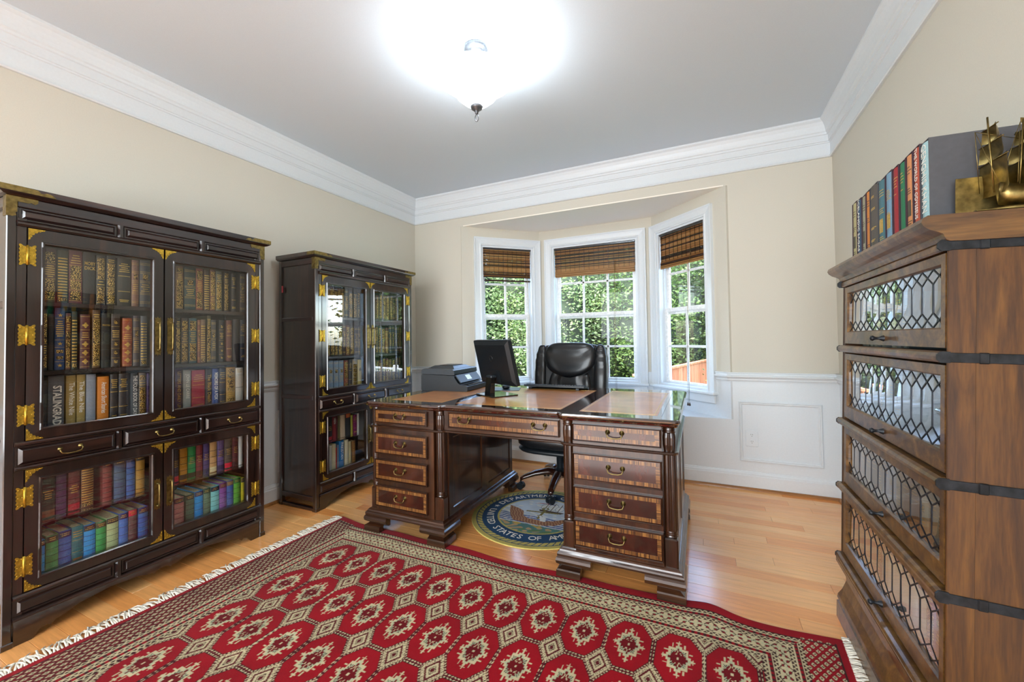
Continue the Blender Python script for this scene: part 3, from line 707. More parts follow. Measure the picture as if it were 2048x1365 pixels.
book_row(cab1, N + 'lower left shelf', 'books on the lower left shelf of the nearer cabinet', .815,
  [(-397, 18), (-378, 50), (-323, 32), (-289, 29), (-258, 33), (-220, 41), (-175, 30), (-144, 38), (-98, 30), (-66, 29), (-34, 12)],
  [('26282c', 'N', 'slim dark grey book'), ('5a5f66', 'Tw/STALINGRAD/.45/.72', 'grey book titled STALINGRAD', .236), ('a08a50', 'Tw/The White Nile/.55/.62', 'tan book titled The White Nile', .233), ('a58e52', 'Tw/The Blue Nile/.57/.6', 'tan book titled The Blue Nile', .233), ('8b95a4', 'N', 'plain blue grey book', .232), ('cf7d22', 'Tw/American Short Stories/.55/.66', 'orange book of short stories', .218), ('2a2628', 'H', 'black book with small gilt lines', .226), ('25262b', 'H', 'blue black book', .226), ('1c2830', 'Tw/THE FOLIO BOOK OF DAYS/.5/.88', 'dark book titled THE FOLIO BOOK OF DAYS', .226), ('6a655e', 'P', 'grey patterned book', .223), ('4a3b62', 'N', 'slim purple book', .22)], .225, seed=3)
book_row(cab1, N + 'top right shelf', 'leather books on the top right shelf of the nearer cabinet', 1.37,
  [(90, 35), (129, 56), (186, 35), (226, 29), (257, 30), (288, 34), (333, 26), (374, 27), (424, 32)],
  [('8a6a4c', 'P', 'tan gilt book'), ('2f4746', 'B', 'wide green book with rosettes'), ('8c4a38', 'P', 'rust red gilt book'), ('4a3a30', 'R', 'brown ribbed book'), ('6e4538', 'P', 'red brown gilt book'), ('5a5f54', 'P', 'grey green gilt book'), ('201e1c', 'P', 'black gilt book'), ('2a2624', 'H', 'dark lettered book'), ('352c2a', 'B', 'dark banded book')], .236, hj=.004, seed=4)
book_row(cab1, N + 'middle right shelf', 'leather books on the middle right shelf of the nearer cabinet', 1.075,
  [(90, 23), (116, 33), (152, 39), (194, 15), (210, 25), (242, 21), (264, 26), (305, 29), (346, 32), (384, 36), (426, 34)],
  [('1e1c1a', 'P', 'black gilt book'), ('4a4644', 'P', 'grey gilt book'), ('2f5560', 'P', 'teal gilt book'), ('8c5a4a', 'B', 'slim red and white book'), ('7a604a', 'R', 'tan ribbed book'), ('5a5238', 'P', 'slim green gold book', .266), ('4a4844', 'B', 'grey banded book'), ('242628', 'F', 'dark book with gilt chevrons'), ('6a4238', 'H', 'brown red book'), ('2e2a2c', 'N', 'plain dark book'), ('1a2234', 'H', 'navy lettered book')], .245, hj=.006, seed=5)
book_row(cab1, N + 'lower right shelf', 'books on the lower right shelf of the nearer cabinet', .815,
  [(90, 29), (125, 38), (166, 66), (235, 33), (270, 34), (307, 36), (346, 51), (399, 45)],
  [('46304a', 'Tg/LETTERS AND DAILY LIFE/.5/.85', 'purple book with gilt vertical lettering', .235), ('9aa09c', 'Tw/JOHN LE CARRE/.6/.6', 'grey book with pale lettering'), ('98243c', 'H', 'wide crimson book'), ('22262a', 'Tg/The Black Death/.5/.7', 'black book titled The Black Death'), ('34508a', 'Tw/MEMOIRS OF A FOX/.55/.7', 'blue book with pale lettering'), ('1f3040', 'H', 'dark navy book'), ('b08a48', 'P', 'tan illustrated book'), ('c4c2ba', 'L2#d6d4cc', 'white and grey book')], .221, hj=.004, seed=6)
book_row(cab1, N + 'lower left door upper row', 'bound volumes on the glass shelf, lower left of the nearer cabinet', .445,
  [(-396, 43), (-350, 32), (-313, 38), (-272, 43), (-199, 34), (-158, 43), (-112, 34), (-75, 35)],
  [('3c4438', 'Lb5#9a5a3c', 'dark green book with rust foot'), ('6a4a78', 'L5#4a3460', 'purple bound volume'), ('7a3a3c', 'Lb6#c8283c', 'red and grey striped volume'), ('6a4630', 'R', 'brown book with close gilt ribs'), ('8a3e3a', 'L6#5a2422', 'red brown volume'), ('4a6080', 'L4#30384a', 'blue grey volume'), ('3a62a4', 'L5#20345c', 'blue volume'), ('b58838', 'L3#3a3020', 'mustard volume')], .196, hj=.004, seed=7)
book_row(cab1, N + 'lower left door bottom row', 'colourful bound volumes on the floor of the nearer cabinet, left', .215,
  [(-400, 16), (-382, 38), (-344, 40), (-304, 38), (-265, 40), (-224, 36), (-187, 43), (-143, 35), (-107, 33), (-69, 39)],
  [('1f9ae0', 'L3#303c48', 'slim bright blue volume', .145), ('56a862', 'L4#4a3c28', 'green volume with brown head', .152), ('4e74c4', 'L4#2a3060', 'blue volume with navy head', .155), ('2c7a84', 'H', 'teal volume with gilt lines', .158), ('2a9ee8', 'L5#26303a', 'bright blue volume with black bars', .15), ('3aa85a', 'L4#4a4a30', 'green volume with olive head', .146), ('b4c490', 'L4#2c2c26', 'pale green volume with black head', .152), ('4c78c8', 'L3#28305c', 'blue volume with indigo head', .155), ('6a4a4a', 'L5#d02840', 'brown volume with red head', .158), ('3c68b4', 'L5#3c3450', 'blue volume with plum head', .154)], .152, ys=.075, seed=8)
book_row(cab1, N + 'lower right door upper row', 'bound volumes on the glass shelf, lower right of the nearer cabinet', .445,
  [(79, 28), (111, 36), (149, 38), (189, 33), (225, 31), (258, 37), (298, 36), (337, 42), (381, 34), (417, 24)],
  [('5a5258', 'Lb6#d02a40', 'grey volume with red foot'), ('d0922c', 'Lb3#3c3024', 'orange yellow volume'), ('36a25c', 'Lb3#2c3428', 'green volume'), ('8a3a3c', 'Lb5#4a2422', 'brick red volume'), ('58447a', 'Lb4#3c2c58', 'purple volume'), ('d0a46c', 'Lb4#e8d8a8', 'cream and tan volume'), ('60508a', 'Lb4#382c54', 'violet volume'), ('5a504a', 'Lb5#e02040', 'red and grey volume'), ('5c1e28', 'Lb5#3c1418', 'dark red volume'), ('dcdcda', 'N', 'slim white booklet')], .194, hj=.003, seed=9)
book_row(cab1, N + 'lower right door bottom row', 'colourful bound volumes on the floor of the nearer cabinet, right', .215,
  [(82, 45), (135, 40), (177, 42), (221, 36), (258, 45), (304, 39), (344, 38), (382, 41), (425, 21)],
  [('c08078', 'L4#2c2c38', 'pinkish brown volume', .145), ('5e7a64', 'L4#3a3c30', 'grey green volume with dark head', .146), ('1c9cec', 'L3#2c3068', 'bright blue volume with indigo head', .15), ('64806a', 'L4#34503c', 'grey green volume with green head', .152), ('84d4d8', 'L4#202c40', 'aqua volume with black bars', .15), ('9058a8', 'L4#7a3c58', 'purple volume with wine head', .155), ('4666ac', 'L3#7a6450', 'blue volume with brown head', .156), ('62b03c', 'L4#1f6a2c', 'lime volume with green head', .158), ('dccc20', 'L1#3c4030', 'slim yellow volume', .15)], .15, ys=.075, seed=10)
Fr = "farther cabinet's "
gl = lambda n2, pal, sd: [(random.Random(sd + i).choice(pal), random.Random(sd * 3 + i).choice('PPBRX'), 0) for i in range(n2)]
def filler(cab, where, group, z, x0, x1, hs, pal, names, seed, st='PPBR'):
    rnd = random.Random(seed); dims = []; specs = []; x = x0
    while x < x1 - 20 and len(dims) < 11:
        w = rnd.randint(28, 46); w = min(w, x1 - x); k = rnd.randrange(len(pal)); dims.append((x, w)); specs.append((pal[k], rnd.choice(st), names[k])); x += w + rnd.choice((0, 1, 3))
    book_row(cab, where, group, z, dims, specs, hs, seed=seed)
pal = ['22301f', '5a2c22', '20201c', '6e5a3a', '3a2a22', '2c3a44']; nms = ['green gilt book', 'red brown gilt book', 'black gilt book', 'tan gilt book', 'dark brown gilt book', 'slate gilt book']
filler(cab2, Fr + 'top left shelf', 'leather books on the top left shelf of the farther cabinet', 1.37, -400, -25, .215, pal, nms, 21)
filler(cab2, Fr + 'middle left shelf', 'leather books on the middle left shelf of the farther cabinet', 1.075, -400, -25, .235, pal, nms, 22)
filler(cab2, Fr + 'top right shelf', 'leather books on the top right shelf of the farther cabinet', 1.37, 70, 470, .215, pal, nms, 23)
filler(cab2, Fr + 'middle right shelf', 'leather books on the middle right shelf of the farther cabinet', 1.075, 70, 470, .235, pal, nms, 24)
book_row(cab2, Fr + 'lower left shelf', 'books on the lower left shelf of the farther cabinet', .815,
  [(-364, 18), (-342, 46), (-292, 47), (-241, 44), (-193, 42), (-147, 34), (-109, 48), (-52, 40)],
  [('3f6a3a', 'P', 'slim green book'), ('8398ac', 'B', 'first pale blue volume'), ('8398ac', 'B', 'second pale blue volume'), ('8398ac', 'B', 'third pale blue volume'), ('8a4a40', 'P', 'red gilt book'), ('4a4a4c', 'H', 'grey book'), ('a49c8c', 'P', 'wide cream book'), ('c8b46a', 'B', 'yellow book')], .222, hj=.004, seed=25)
filler(cab2, Fr + 'lower right shelf', 'books on the lower right shelf of the farther cabinet', .815, 70, 470, .215, pal, nms, 26)
book_row(cab2, Fr + 'lower door upper row', 'books on the glass shelf of the farther cabinet', .445,
  [(-355, 47), (-306, 35), (-269, 12), (-254, 18), (-232, 48), (-178, 46), (-130, 23), (-103, 37), (-63, 18)],
  [('1c1e22', 'L1#b02c34', 'black book with red band'), ('8c2430', 'Tw/MEN/.8/.25', 'red book lettered MEN'), ('5c1e28', 'N', 'thin maroon book'), ('6a6440', 'N', 'slim olive book'), ('cbb496', 'N', 'beige hardback'), ('24262a', 'L0#d06038', 'black book with orange head'), ('a8a040', 'N', 'yellow green book', .155), ('84285a', 'H', 'magenta book', .15), ('e4e0d8', 'N', 'slim white book', .155)], .178, hj=.006, seed=27)
book_row(cab2, Fr + 'lower door bottom row', 'books on the floor of the farther cabinet', .23 - .015,
  [(-369, 34), (-333, 21), (-309, 34), (-275, 11), (-262, 16), (-245, 45), (-188, 34), (-151, 26), (-116, 33)],
  [('4a2a28', 'N', 'maroon book', .19), ('d8d6cc', 'N', 'slim white book', .19), ('e2d8b0', 'N', 'cream book', .195), ('b8342c', 'N', 'thin red book', .16), ('7888a0', 'N', 'slim blue grey book', .18), ('1f78b8', 'Tw/PAKISTAN/.62/.62', 'blue book titled PAKISTAN', .205), ('dcd0b0', 'N', 'ivory book', .2), ('c8b890', 'N', 'pale tan book', .18), ('9a6a3c', 'H', 'tan brown book', .175)], .19, seed=28)
# ------------------------------------------------------------------ the partners' desk
DK = thing('pedestal_desk', 'large mahogany pedestal desk with banded drawers, fluted corner columns and tan leather top', 'desk', (.965, -1.722, .0085), (0, 0, R(.8)))
PED = [(.020, .562), (1.272, 1.812)]; DB = 1.06
def moulding(path, prof, name, mat, closed=True):
    return MB().sweep(path, prof, XY, closed).build(name, mat, DK)
def rrect(x0, x1, y0, y1, r=.0, n=4):
    if r <= 0: return [(x0, y0), (x1, y0), (x1, y1), (x0, y1)]
    o = []
    for cx, cy, a0 in ((x0 + r, y0 + r, 180), (x1 - r, y0 + r, 270), (x1 - r, y1 - r, 0), (x0 + r, y1 - r, 90)):
        for i in range(n + 1): a = R(a0 + 90 * i / n); o.append((cx + r * math.cos(a), cy + r * math.sin(a)))
    return o
pull = swan_pull(.066, .026, .0028, .012)
drawer_pull = None
def desk_drawer(x0, x1, z0, z1, y, pulls=1, inl=.024):
    global drawer_pull
    d = MB().box(x0, x1, y - .010, y + .35, z0, z1, c=.004).build('drawer', M['crotch'], DK)
    f = y - .0104; e = .006
    for (a, b, c, g, mt) in ((x0 + e, x1 - e, z1 - e - inl, z1 - e, 'inlx'), (x0 + e, x1 - e, z0 + e, z0 + e + inl, 'inlx'), (x0 + e, x0 + e + inl, z0 + e + inl, z1 - e - inl, 'inlz'), (x1 - e - inl, x1 - e, z0 + e + inl, z1 - e - inl, 'inlz')):
        MB().box(a, b, f - .0002, f + .002, c, g).build('inlay_band', M[mt], d)
    MB().ring(x0 - .003, x1 + .003, z0 - .003, z1 + .003, [(0, y), (.0, y - .012), (.0025, y - .0145), (.005, y - .012), (.005, y)]).build('cock_bead', M['deskx'], d)
    zc = (z0 + z1) / 2 + .012
    for i in range(pulls):
        px = (x0 + x1) / 2 if pulls == 1 else x0 + (x1 - x0) * (.16, .84)[i]
        if drawer_pull is None: drawer_pull = pull.build('drawer_pull', M['oldbrass'], d, loc=(px, f, zc))
        else: dup(drawer_pull, d, (px, f, zc))
def fluted(cx, cy, z0, z1, r=.030, bulb=True):
    mb = MB(); n = 40; mb_p = []
    def ringpts(rr): return [((rr * (1 - .10 * (0.5 + .5 * math.cos(10 * 2 * math.pi * j / n)))) * math.cos(2 * math.pi * j / n) + cx, (rr * (1 - .10 * (0.5 + .5 * math.cos(10 * 2 * math.pi * j / n)))) * math.sin(2 * math.pi * j / n) + cy) for j in range(n)]
    L = z1 - z0
    prof = [(0, .96), (1, .96)] if not bulb else [(0, .86), (.35, .98), (.75, 1.0), (1, .9)]
    vs = []
    for t, k in prof: vs += [(x, y, z0 + L * t) for x, y in ringpts(r * k)]
    fs = []
    for i in range(len(prof) - 1): fs += [(i * n + j, i * n + (j + 1) % n, (i + 1) * n + (j + 1) % n, (i + 1) * n + j) for j in range(n)]
    mb.add(vs, fs, 0, False)
    for zz, h in ((z1, .026),) if bulb else ((z0 - .030, .030),):
        mb.lathe([(r * .8, zz), (r * .98, zz + h * .1), (r * 1.02, zz + h * .25), (r * .86, zz + h * .36), (r * .9, zz + h * .45), (r * 1.02, zz + h * .58), (r * .86, zz + h * .7), (r * .98, zz + h * .85), (r * .9, zz + h)], (cx, cy, 0), n=24)
    return mb
for pi, (x0, x1) in enumerate(PED):
    yf, yb = .030, DB - .04
    MB().box(x0 + .012, x1 - .012, yf + .030, yb - .03, .125, .64).build('carcass', M['deskz'], DK)
    MB().box(x0 + .012, x1 - .012, yf + .030, yb - .03, .64, .77).build('frieze_case', M['deskx'], DK)
    MB().box(x0 + .062, x1 - .062, yf + .002, yf + .04, .130, .64).build('drawer_frame', M['deskz'], DK)
    MB().box(x0 + .062, x1 - .062, yf + .002, yf + .04, .64, .77).build('drawer_frame', M['deskx'], DK)
    for cx in (x0 + .032, x1 - .032):
        MB().box(cx - .030, cx + .030, yf + .004, yf + .06, .128, .262, c=.006).build('column_plinth', M['deskz'], DK)
        fluted(cx, yf + .032, .294, .636, .029, False).build('fluted_column', M['deskz'], DK)
        fluted(cx, yf + .032, .652, .735, .029, True).build('fluted_capital', M['deskz'], DK)
    a, b = x0 + .066, x1 - .066
    if pi == 0: a, b = x0 + .036, x1 - .100
    for z0, z1, il in ((.671, .751, .019), (.482, .606, .0175), (.322, .444, .0175), (.158, .282, .0175)): desk_drawer(a if pi else x0 + .05, b if pi else x1 - .105, z0, z1, yf, 1, il)
    # sides: rails, stiles and fielded panels
    for sx, xs in ((-1, x0 + .012), (1, x1 - .012)):
        Ms = Matrix.Translation((xs, 0, 0)) @ Matrix.Rotation(R(90 if sx > 0 else -90), 4, 'Z')
        y0, y1 = (yf + .07, yb - .03); ym = (y0 + y1) / 2
        for q0, q1 in ((y0, ym), (ym, y1)):
            u0, u1 = (q0, q1) if sx > 0 else (-q1, -q0)
            mb = MB(Ms); mb.ring(u0, u1, .128, .64, [(0, 0), (0, -.009), (.045, -.009), (.050, -.005), (.055, -.0035), (.055, 0)]); mb.build('side_frame', M['deskz'], DK)
            MB(Ms).box(u0 + .052, u1 - .052, -.003, 0, .180, .588).build('side_panel', M['deskz'], DK)
    base_p = [(x0 - .004, yf - .006), (x1 + .004, yf - .006), (x1 + .004, yb), (x0 - .004, yb)]
    moulding(base_p, [(.05, .135), (.006, .135), (.0, .131), (-.006, .126), (-.008, .119), (-.016, .114), (-.018, .106), (-.018, .098), (.05, .098)], 'base_moulding', M['deskx'])
    moulding(rrect(x0 - .002, x1 + .002, yf - .002, yb, .03), [(.05, .652), (.004, .652), (-.004, .650), (-.008, .645), (-.004, .639), (.004, .637), (.05, .637)], 'waist_moulding', M['deskx'])
    up = [(.0, .098), (-.014, .098), (-.022, .088), (-.025, .076), (-.022, .062), (-.010, .052), (.004, .044), (.018, .044), (.018, .098)]
    lo = [(.018, .046), (.002, .046), (-.006, .040), (-.018, .034), (-.022, .028), (-.023, .0), (.012, 0)]
    X0, X1, Y0, Y1 = x0 - .004, x1 + .004, yf - .006, yb
    for (cx, cy, dx, dy) in ((X0, Y0, 1, 1), (X1, Y0, -1, 1), (X1, Y1, -1, -1), (X0, Y1, 1, -1)):
        mb = MB()
        for prof, arm in ((up, .150), (lo, .098)):
            pth = [(cx, cy + dy * arm), (cx, cy), (cx + dx * arm, cy)]
            if dx * dy < 0: pth = pth[::-1]
            mb.sweep(pth, prof, XY)
        for (ax2, ay2, ex, ey) in ((dx, 0, 0, dy), (0, dy, dx, 0)):     # scrolled bracket under each arm
            pts = [(.10, 0), (.094, .018), (.085, .032), (.07, .044), (.06, .046), (.04, .046), (.04, 0)]
            if ax2: mb.prism([(cx + ax2 * p, z) for p, z in pts], 1, cy + ey * .003, cy + ey * .014)
            else: mb.prism([(cy + ay2 * p, z) for p, z in pts], 0, cx + ex * .003, cx + ex * .014)
        mb.build('bracket_foot', M['deskx'], DK)
# kneehole frieze with the wide centre drawer
MB().box(.555, 1.280, .058, .10, .640, .77, c=.002).build('kneehole_frieze', M['deskx'], DK)
moulding([(.560, .056), (1.276, .056)], [(.03, .652), (.004, .652), (-.006, .648), (-.008, .643), (-.004, .638), (.03, .637)], 'kneehole_moulding', M['deskx'], False)
desk_drawer(.592, 1.256, .672, .755, .058, 2, .019)
MB().box(.555, 1.280, DB - .10, DB - .05, .640, .77).build('kneehole_frieze', M['deskx'], DK)
MB().box(.03, 1.80, .07, DB - .06, .755, .768).build('under_top', M['deskx'], DK)
# breakfront top with ogee edge
def arc(cx, cy, r, a0, a1, n=4): return [(cx + r * math.cos(R(a0 + (a1 - a0) * i / n)), cy + r * math.sin(R(a0 + (a1 - a0) * i / n))) for i in range(n + 1)]
top = arc(.035, .035, .035, 180, 270) + arc(.545, .022, .022, -90, -20, 3) + [(.582, .032)] + [(1.252, .032)] + arc(1.290, .022, .022, 200, 270, 3) + arc(1.798, .035, .035, 270, 360) + arc(1.798, DB + .02, .035, 0, 90) + arc(.035, DB + .02, .035, 90, 180)
mb = MB(); mb.sweep(top, [(.012, .8), (.006, .7985), (.0, .793), (.0, .787), (.004, .783), (.008, .779), (.010, .771), (.016, .765), (.03, .765)], XY, True)
ins = []
N_ = len(top)
for i in range(N_):
    d0 = (Vector(top[i]) - Vector(top[i - 1])).normalized(); d1 = (Vector(top[(i + 1) % N_]) - Vector(top[i])).normalized()
    m_ = Vector((-d0.y - d1.y, d0.x + d1.x)); m_ = m_ / max(m_.length_squared / 2, .2); ins.append((top[i][0] + m_.x * .012, top[i][1] + m_.y * .012, .8))
mb.add(ins, [tuple(range(N_))])
mb.build('desk_top', M['desktop'], DK)
for x0, x1, y0, y1 in ((.125, .510, .105, .955), (.600, 1.248, .115, .945), (1.350, 1.728, .100, .965)):
    MB().box(x0, x1, y0, y1, .799, .8004).build('leather_panel', M['tanleather'], DK)
    MB().ring(0, 1, 0, 1, [(0, 0)]) if False else None
    MB().sweep([(x0 + .012, y0 + .012), (x1 - .012, y0 + .012), (x1 - .012, y1 - .012), (x0 + .012, y1 - .012)], [(0, .8004), (0, .8007), (.004, .8007), (.004, .8004)], XY, True).build('gilt_line', M['gold'], DK)
MB().box(1.748, 1.7495, .08, .99, .7995, .8003).build('veneer_joint', M['ink'], DK)
MB().sweep([(.045, .045), (1.79, .045), (1.79, 1.04), (.045, 1.04)], [(0, .8), (0, .8003), (.003, .8003), (.003, .8)], XY, True).build('string_inlay', M['inlx'], DK) if False else None
DZ = .8 + .0085 + .0009

# ------------------------------------------------------------------ things on the desk
ang = -.551; tilt = .225
mon = thing('computer_monitor', 'black all-in-one computer seen from behind, standing on the desk', 'computer', (1.645, -1.18, DZ), (0, 0, ang))
Mt = Matrix.Translation((0, 0, .073)) @ Matrix.Rotation(tilt, 4, 'X')
w, h = .46, .305
mb = MB(Mt); mb.prism(rrect(-w / 2, w / 2, 0, h, .014), 1, -.010, .012)
mb.add([(-w / 2 + .006, -.010, .006), (w / 2 - .006, -.010, .006), (w / 2 - .006, -.010, h - .006), (-w / 2 + .006, -.010, h - .006), (-w / 2 + .03, -.026, .04), (w / 2 - .03, -.026, .04), (w / 2 - .03, -.026, h - .03), (-w / 2 + .03, -.026, h - .03)], [(0, 1, 5, 4), (1, 2, 6, 5), (2, 3, 7, 6), (3, 0, 4, 7), (4, 5, 6, 7)])
mb.build('monitor_shell', M['plastic'], mon)
MB(Mt).box(-w / 2 + .012, w / 2 - .012, .012, .0135, .03, h - .012, c=.0005).build('screen', M['gloss'], mon)
MB(Mt).box(-w * .36, w * .18, -.0268, -.0255, h * .845, h * .853).build('vent_slot', M['ink'], mon)
lg = MB(Mt).tube([(.0 + .019 * math.cos(a), -.0268, h * .6 + .019 * math.sin(a)) for a in [i * math.pi / 12 for i in range(24)]], .0014, 5, True).build('logo_ring', M['gloss'], mon)
me, tw, th = text_mesh('hp', .4 * .06); me.materials.append(M['gloss'])
lt = put('logo_letters', me, lg); lt.matrix_world = Mt @ Matrix.Translation((.0, -.0266, h * .6)) @ Matrix.Rotation(R(90), 4, 'X') @ Matrix(((1, .28, 0, 0), (0, 1, 0, 0), (0, 0, 1, 0), (0, 0, 0, 1))) @ Matrix.Diagonal((.024 / tw, .026 / th, .03, 1))
lt.parent = lg
mb = MB(Mt); mb.prism([(-.075, .02), (.075, .02), (.075, .095), (.066, .104), (-.066, .104), (-.075, .095)], 1, -.031, -.024); mb.build('mount_plate', M['plastic'], mon)
mb = MB(); mb.tube([(-.035, -.012, .012), (-.035, -.05, .055), (-.035, -.062, .095), (-.035, -.050, .128)], .001, 4) if False else None
mb.add([(x, y, z) for y, z in ((-.10, .006), (-.062, .006), (-.085, .120), (-.058, .128)) for x in (-.034, .034)], [(0, 1, 3, 2), (4, 6, 7, 5), (0, 4, 5, 1), (2, 3, 7, 6), (0, 2, 6, 4), (1, 5, 7, 3)]); mb.build('stand_neck', M['gloss'], mon)
MB().box(-.034, .034, -.088, -.045, .118, .134, c=.004).build('stand_hinge', M['greyplastic'], mon)
MB().prism(rrect(-.115, .115, -.125, .075, .012), 2, 0, .007).build('base_plate', M['gloss'], mon)

kb = thing('keyboard', 'black computer keyboard at the back of the desk in front of the chair', 'keyboard', (1.895, -.755, DZ), (0, 0, R(1)))
Mk = Matrix.Rotation(R(-7), 4, 'X') @ Matrix.Translation((0, 0, .0145))
MB(Mk).prism([(-.075, -.004), (.075, -.006), (.075, .006), (-.07, .012), (-.075, .010)], 0, -.228, .228).build('keyboard_case', M['plastic'], kb)
mb = MB(Mk)
for r in range(6):
    for c in range(21):
        x = -.215 + c * .0205; y = -.062 + r * .021
        mb.box(x, x + .017, y, y + .016, .008, .0165, c=.002)
mb.build('key', M['greyplastic'], kb, kind='stuff')
for s in (-1, 1): MB().box(s * .18 - .012, s * .18 + .012, -.068, -.062, 0, .016, c=.002).build('kickstand', M['plastic'], kb)
mp_ = thing('mouse_pad', 'thin grey mouse pad lying behind the monitor', 'mouse pad', (1.53, -.90, DZ), (0, 0, R(20)))
MB().prism(rrect(-.125, .125, -.1, .1, .01), 2, 0, .003).build('pad', M['greyplastic'], mp_)
ms = thing('computer_mouse', 'small black computer mouse on the grey mouse pad', 'mouse', (1.545, -.885, DZ + .003), (0, 0, R(25)))
MB().ball((0, 0, .015), .030, .052, .0155, 18, 10, e=.8).build('mouse_body', M['plastic'], ms)
MB().lathe([(0, -.004), (.010, -.004), (.010, .004), (0, .004)], (0, .028, .024), 0, 12).build('scroll_wheel', M['greyplastic'], ms)

pr = thing('printer', 'black all-in-one printer with a small tilted screen on the left end of the desk', 'printer', (.977, -1.166, DZ), (0, 0, R(6)))
body = [(.006, 0), (.372, 0), (.380, .006), (.380, .036), (.368, .042), (.325, .046), (.300, .062), (.280, .092), (.268, .112), (.006, .122), (0, .114), (0, .006)]
MB().prism(body, 1, 0, .40).build('printer_body', M['plastic'], pr)
lid = [(0, .124), (.268, .116), (.276, .122), (.272, .150), (.258, .158), (.03, .164), (.008, .158), (0, .148)]
MB().prism(lid, 1, .001, .399).build('scanner_lid', M['greyplastic'], pr)
mb = MB(); mb.add([(.02, .05, .161), (.25, .05, .157), (.25, .36, .157), (.02, .36, .161), (.06, .10, .181), (.215, .10, .178), (.215, .31, .178), (.06, .31, .181)], [(0, 1, 5, 4), (1, 2, 6, 5), (2, 3, 7, 6), (3, 0, 4, 7), (4, 5, 6, 7)]); mb.build('document_feeder', M['greyplastic'], pr)
MB().box(.09, .20, .12, .29, .1795, .183, c=.002).build('feeder_flap', M['plastic'], pr)
cp = MB().add([(.272, .02, .112), (.272, .38, .112), (.3135, .38, .058), (.3135, .02, .058), (.278, .02, .116), (.278, .38, .116), (.3195, .38, .062), (.3195, .02, .062)], [(0, 1, 2, 3), (4, 5, 6, 7), (0, 3, 7, 4), (1, 2, 6, 5), (3, 2, 6, 7), (0, 1, 5, 4)]).build('control_panel', M['greyplastic'], pr)
scr = NT('lcd_screen'); scr.set('#b8c4bc', .2); scr.b.inputs['Emission Color'].default_value = lin('#b8c8c0'); scr.b.inputs['Emission Strength'].default_value = .35
f = lambda t, y: (.2785 + .0415 * t + .0008, y, .1165 - .054 * t)
MB().add([f(.18, .15), f(.18, .23), f(.78, .23), f(.78, .15)], [(0, 1, 2, 3)]).build('display', scr.mat, cp)
MB().box(.318, .374, .03, .37, .0425, .0475, c=.002).build('output_tray', M['gloss'], pr)
cb = thing('blue_cable', 'blue cable end curling beside the printer', 'cable', (.955, -1.085, DZ))
MB().tube([(-.012, .02, .012), (-.006, -.006, .02), (.004, -.01, .006), (.012, .0, .005), (.012, .03, .008), (-.004, .04, .02), (-.014, .03, .016)], .0045, 7).build('cable', plain('blue_rubber', '#1f4f9c', .4), cb)

# ------------------------------------------------------------------ the leather office chair
CH = thing('office_chair', 'black leather executive office chair drawn up behind the desk', 'chair', (1.857, -.573, .0056), (0, 0, R(-1)))
for k in range(5):
    a = R(-84 + 72 * k); ca, sa = math.cos(a), math.sin(a)
    rr = [.03, .10, .2, .29, .318]; zz = [.128, .138, .122, .092, .075]; ww = [.036, .033, .028, .022, .018]; hh = [.030, .026, .022, .018, .014]
    vs = []
    for r, z, w2, h2 in zip(rr, zz, ww, hh):
        for du, dz in ((-1, -.6), (-1, .3), (-.5, 1), (.5, 1), (1, .3), (1, -.6)): vs.append((r * ca - du * w2 * sa, r * sa + du * w2 * ca, z + dz * h2))
    fs = [(0, 1, 2, 3, 4, 5), tuple(range(24, 30))]
    for i in range(4): fs += [(i * 6 + j, i * 6 + (j + 1) % 6, i * 6 + 6 + (j + 1) % 6, i * 6 + 6 + j) for j in range(6)]
    leg = MB().add(vs, fs, 0, True).build('base_arm', M['chairwood'], CH)
    cx, cy = .312 * ca, .312 * sa
    cs = MB().lathe([(.006, .05), (.006, .078)], (cx, cy, 0), n=8); tb = a + 1.1
    for s in (-1, 1):
        ox, oy = s * .014 * math.cos(tb), s * .014 * math.sin(tb); n = 16
        vs = []
        for u in (-.010, .010):
            for r in (.0265,):
                for j in range(n):
                    q = 2 * math.pi * j / n; vs.append((cx + ox + u * math.cos(tb) - r * math.cos(q) * math.sin(tb), cy + oy + u * math.sin(tb) + r * math.cos(q) * math.cos(tb), .0265 + r * math.sin(q)))
        cs.add(vs, [tuple(range(n)), tuple(range(n, 2 * n))] + [(j, (j + 1) % n, n + (j + 1) % n, n + j) for j in range(n)])
    cs.ball((cx, cy, .040), .024, .024, .018, 10, 6); cs.build('caster', M['plastic'], leg)
MB().lathe([(0, .10), (.048, .10), (.050, .15), (.040, .165), (.030, .17), (.030, .27), (.022, .272), (.022, .34), (0, .34)], n=20).build('gas_column', M['plastic'], CH)
MB().box(-.11, .11, -.12, .14, .325, .355, c=.008).build('tilt_mechanism', M['plastic'], CH)
MB().ball((0, -.02, .345), .29, .27, .028, 28, 8, e=.6).build('seat_pan', M['plastic'], CH)
def wr(p):      # soft leather creases
    x, y, z = p; return [x, y + .0, z + .006 * math.sin(x * 38) * math.sin(y * 11)]
MB().ball((0, -.03, .42), .285, .275, .072, 40, 14, e=.55, fn=wr).build('seat_cushion', M['leather'], CH)
Mb2 = Matrix.Translation((.0, .27, .50)) @ Matrix.Rotation(R(-7), 4, 'X')
def shell(p):
    x, y, z = p; t = (z + .32) / .64; k = .90 + .16 * math.sin(max(0, min(1, t)) * math.pi * .62); return [x * k, y + .06 * (x / .3) ** 2 * -1 + .0, z]
MB(Mb2).ball((0, .03, .31), .298, .062, .325, 40, 20, e=.42, fn=shell).build('back_shell', M['leather'], CH)
def bol(s):
    def f(p):
        x, y, z = p; t = z / .29; return [x + s * (.245 - .012 * (t + 1) ** 2 + .03 * (t + 1)) - s * .0, y - .055 + .005 * math.sin(z * 78 + 1.2 * math.sin(z * 31)), z]
    return f
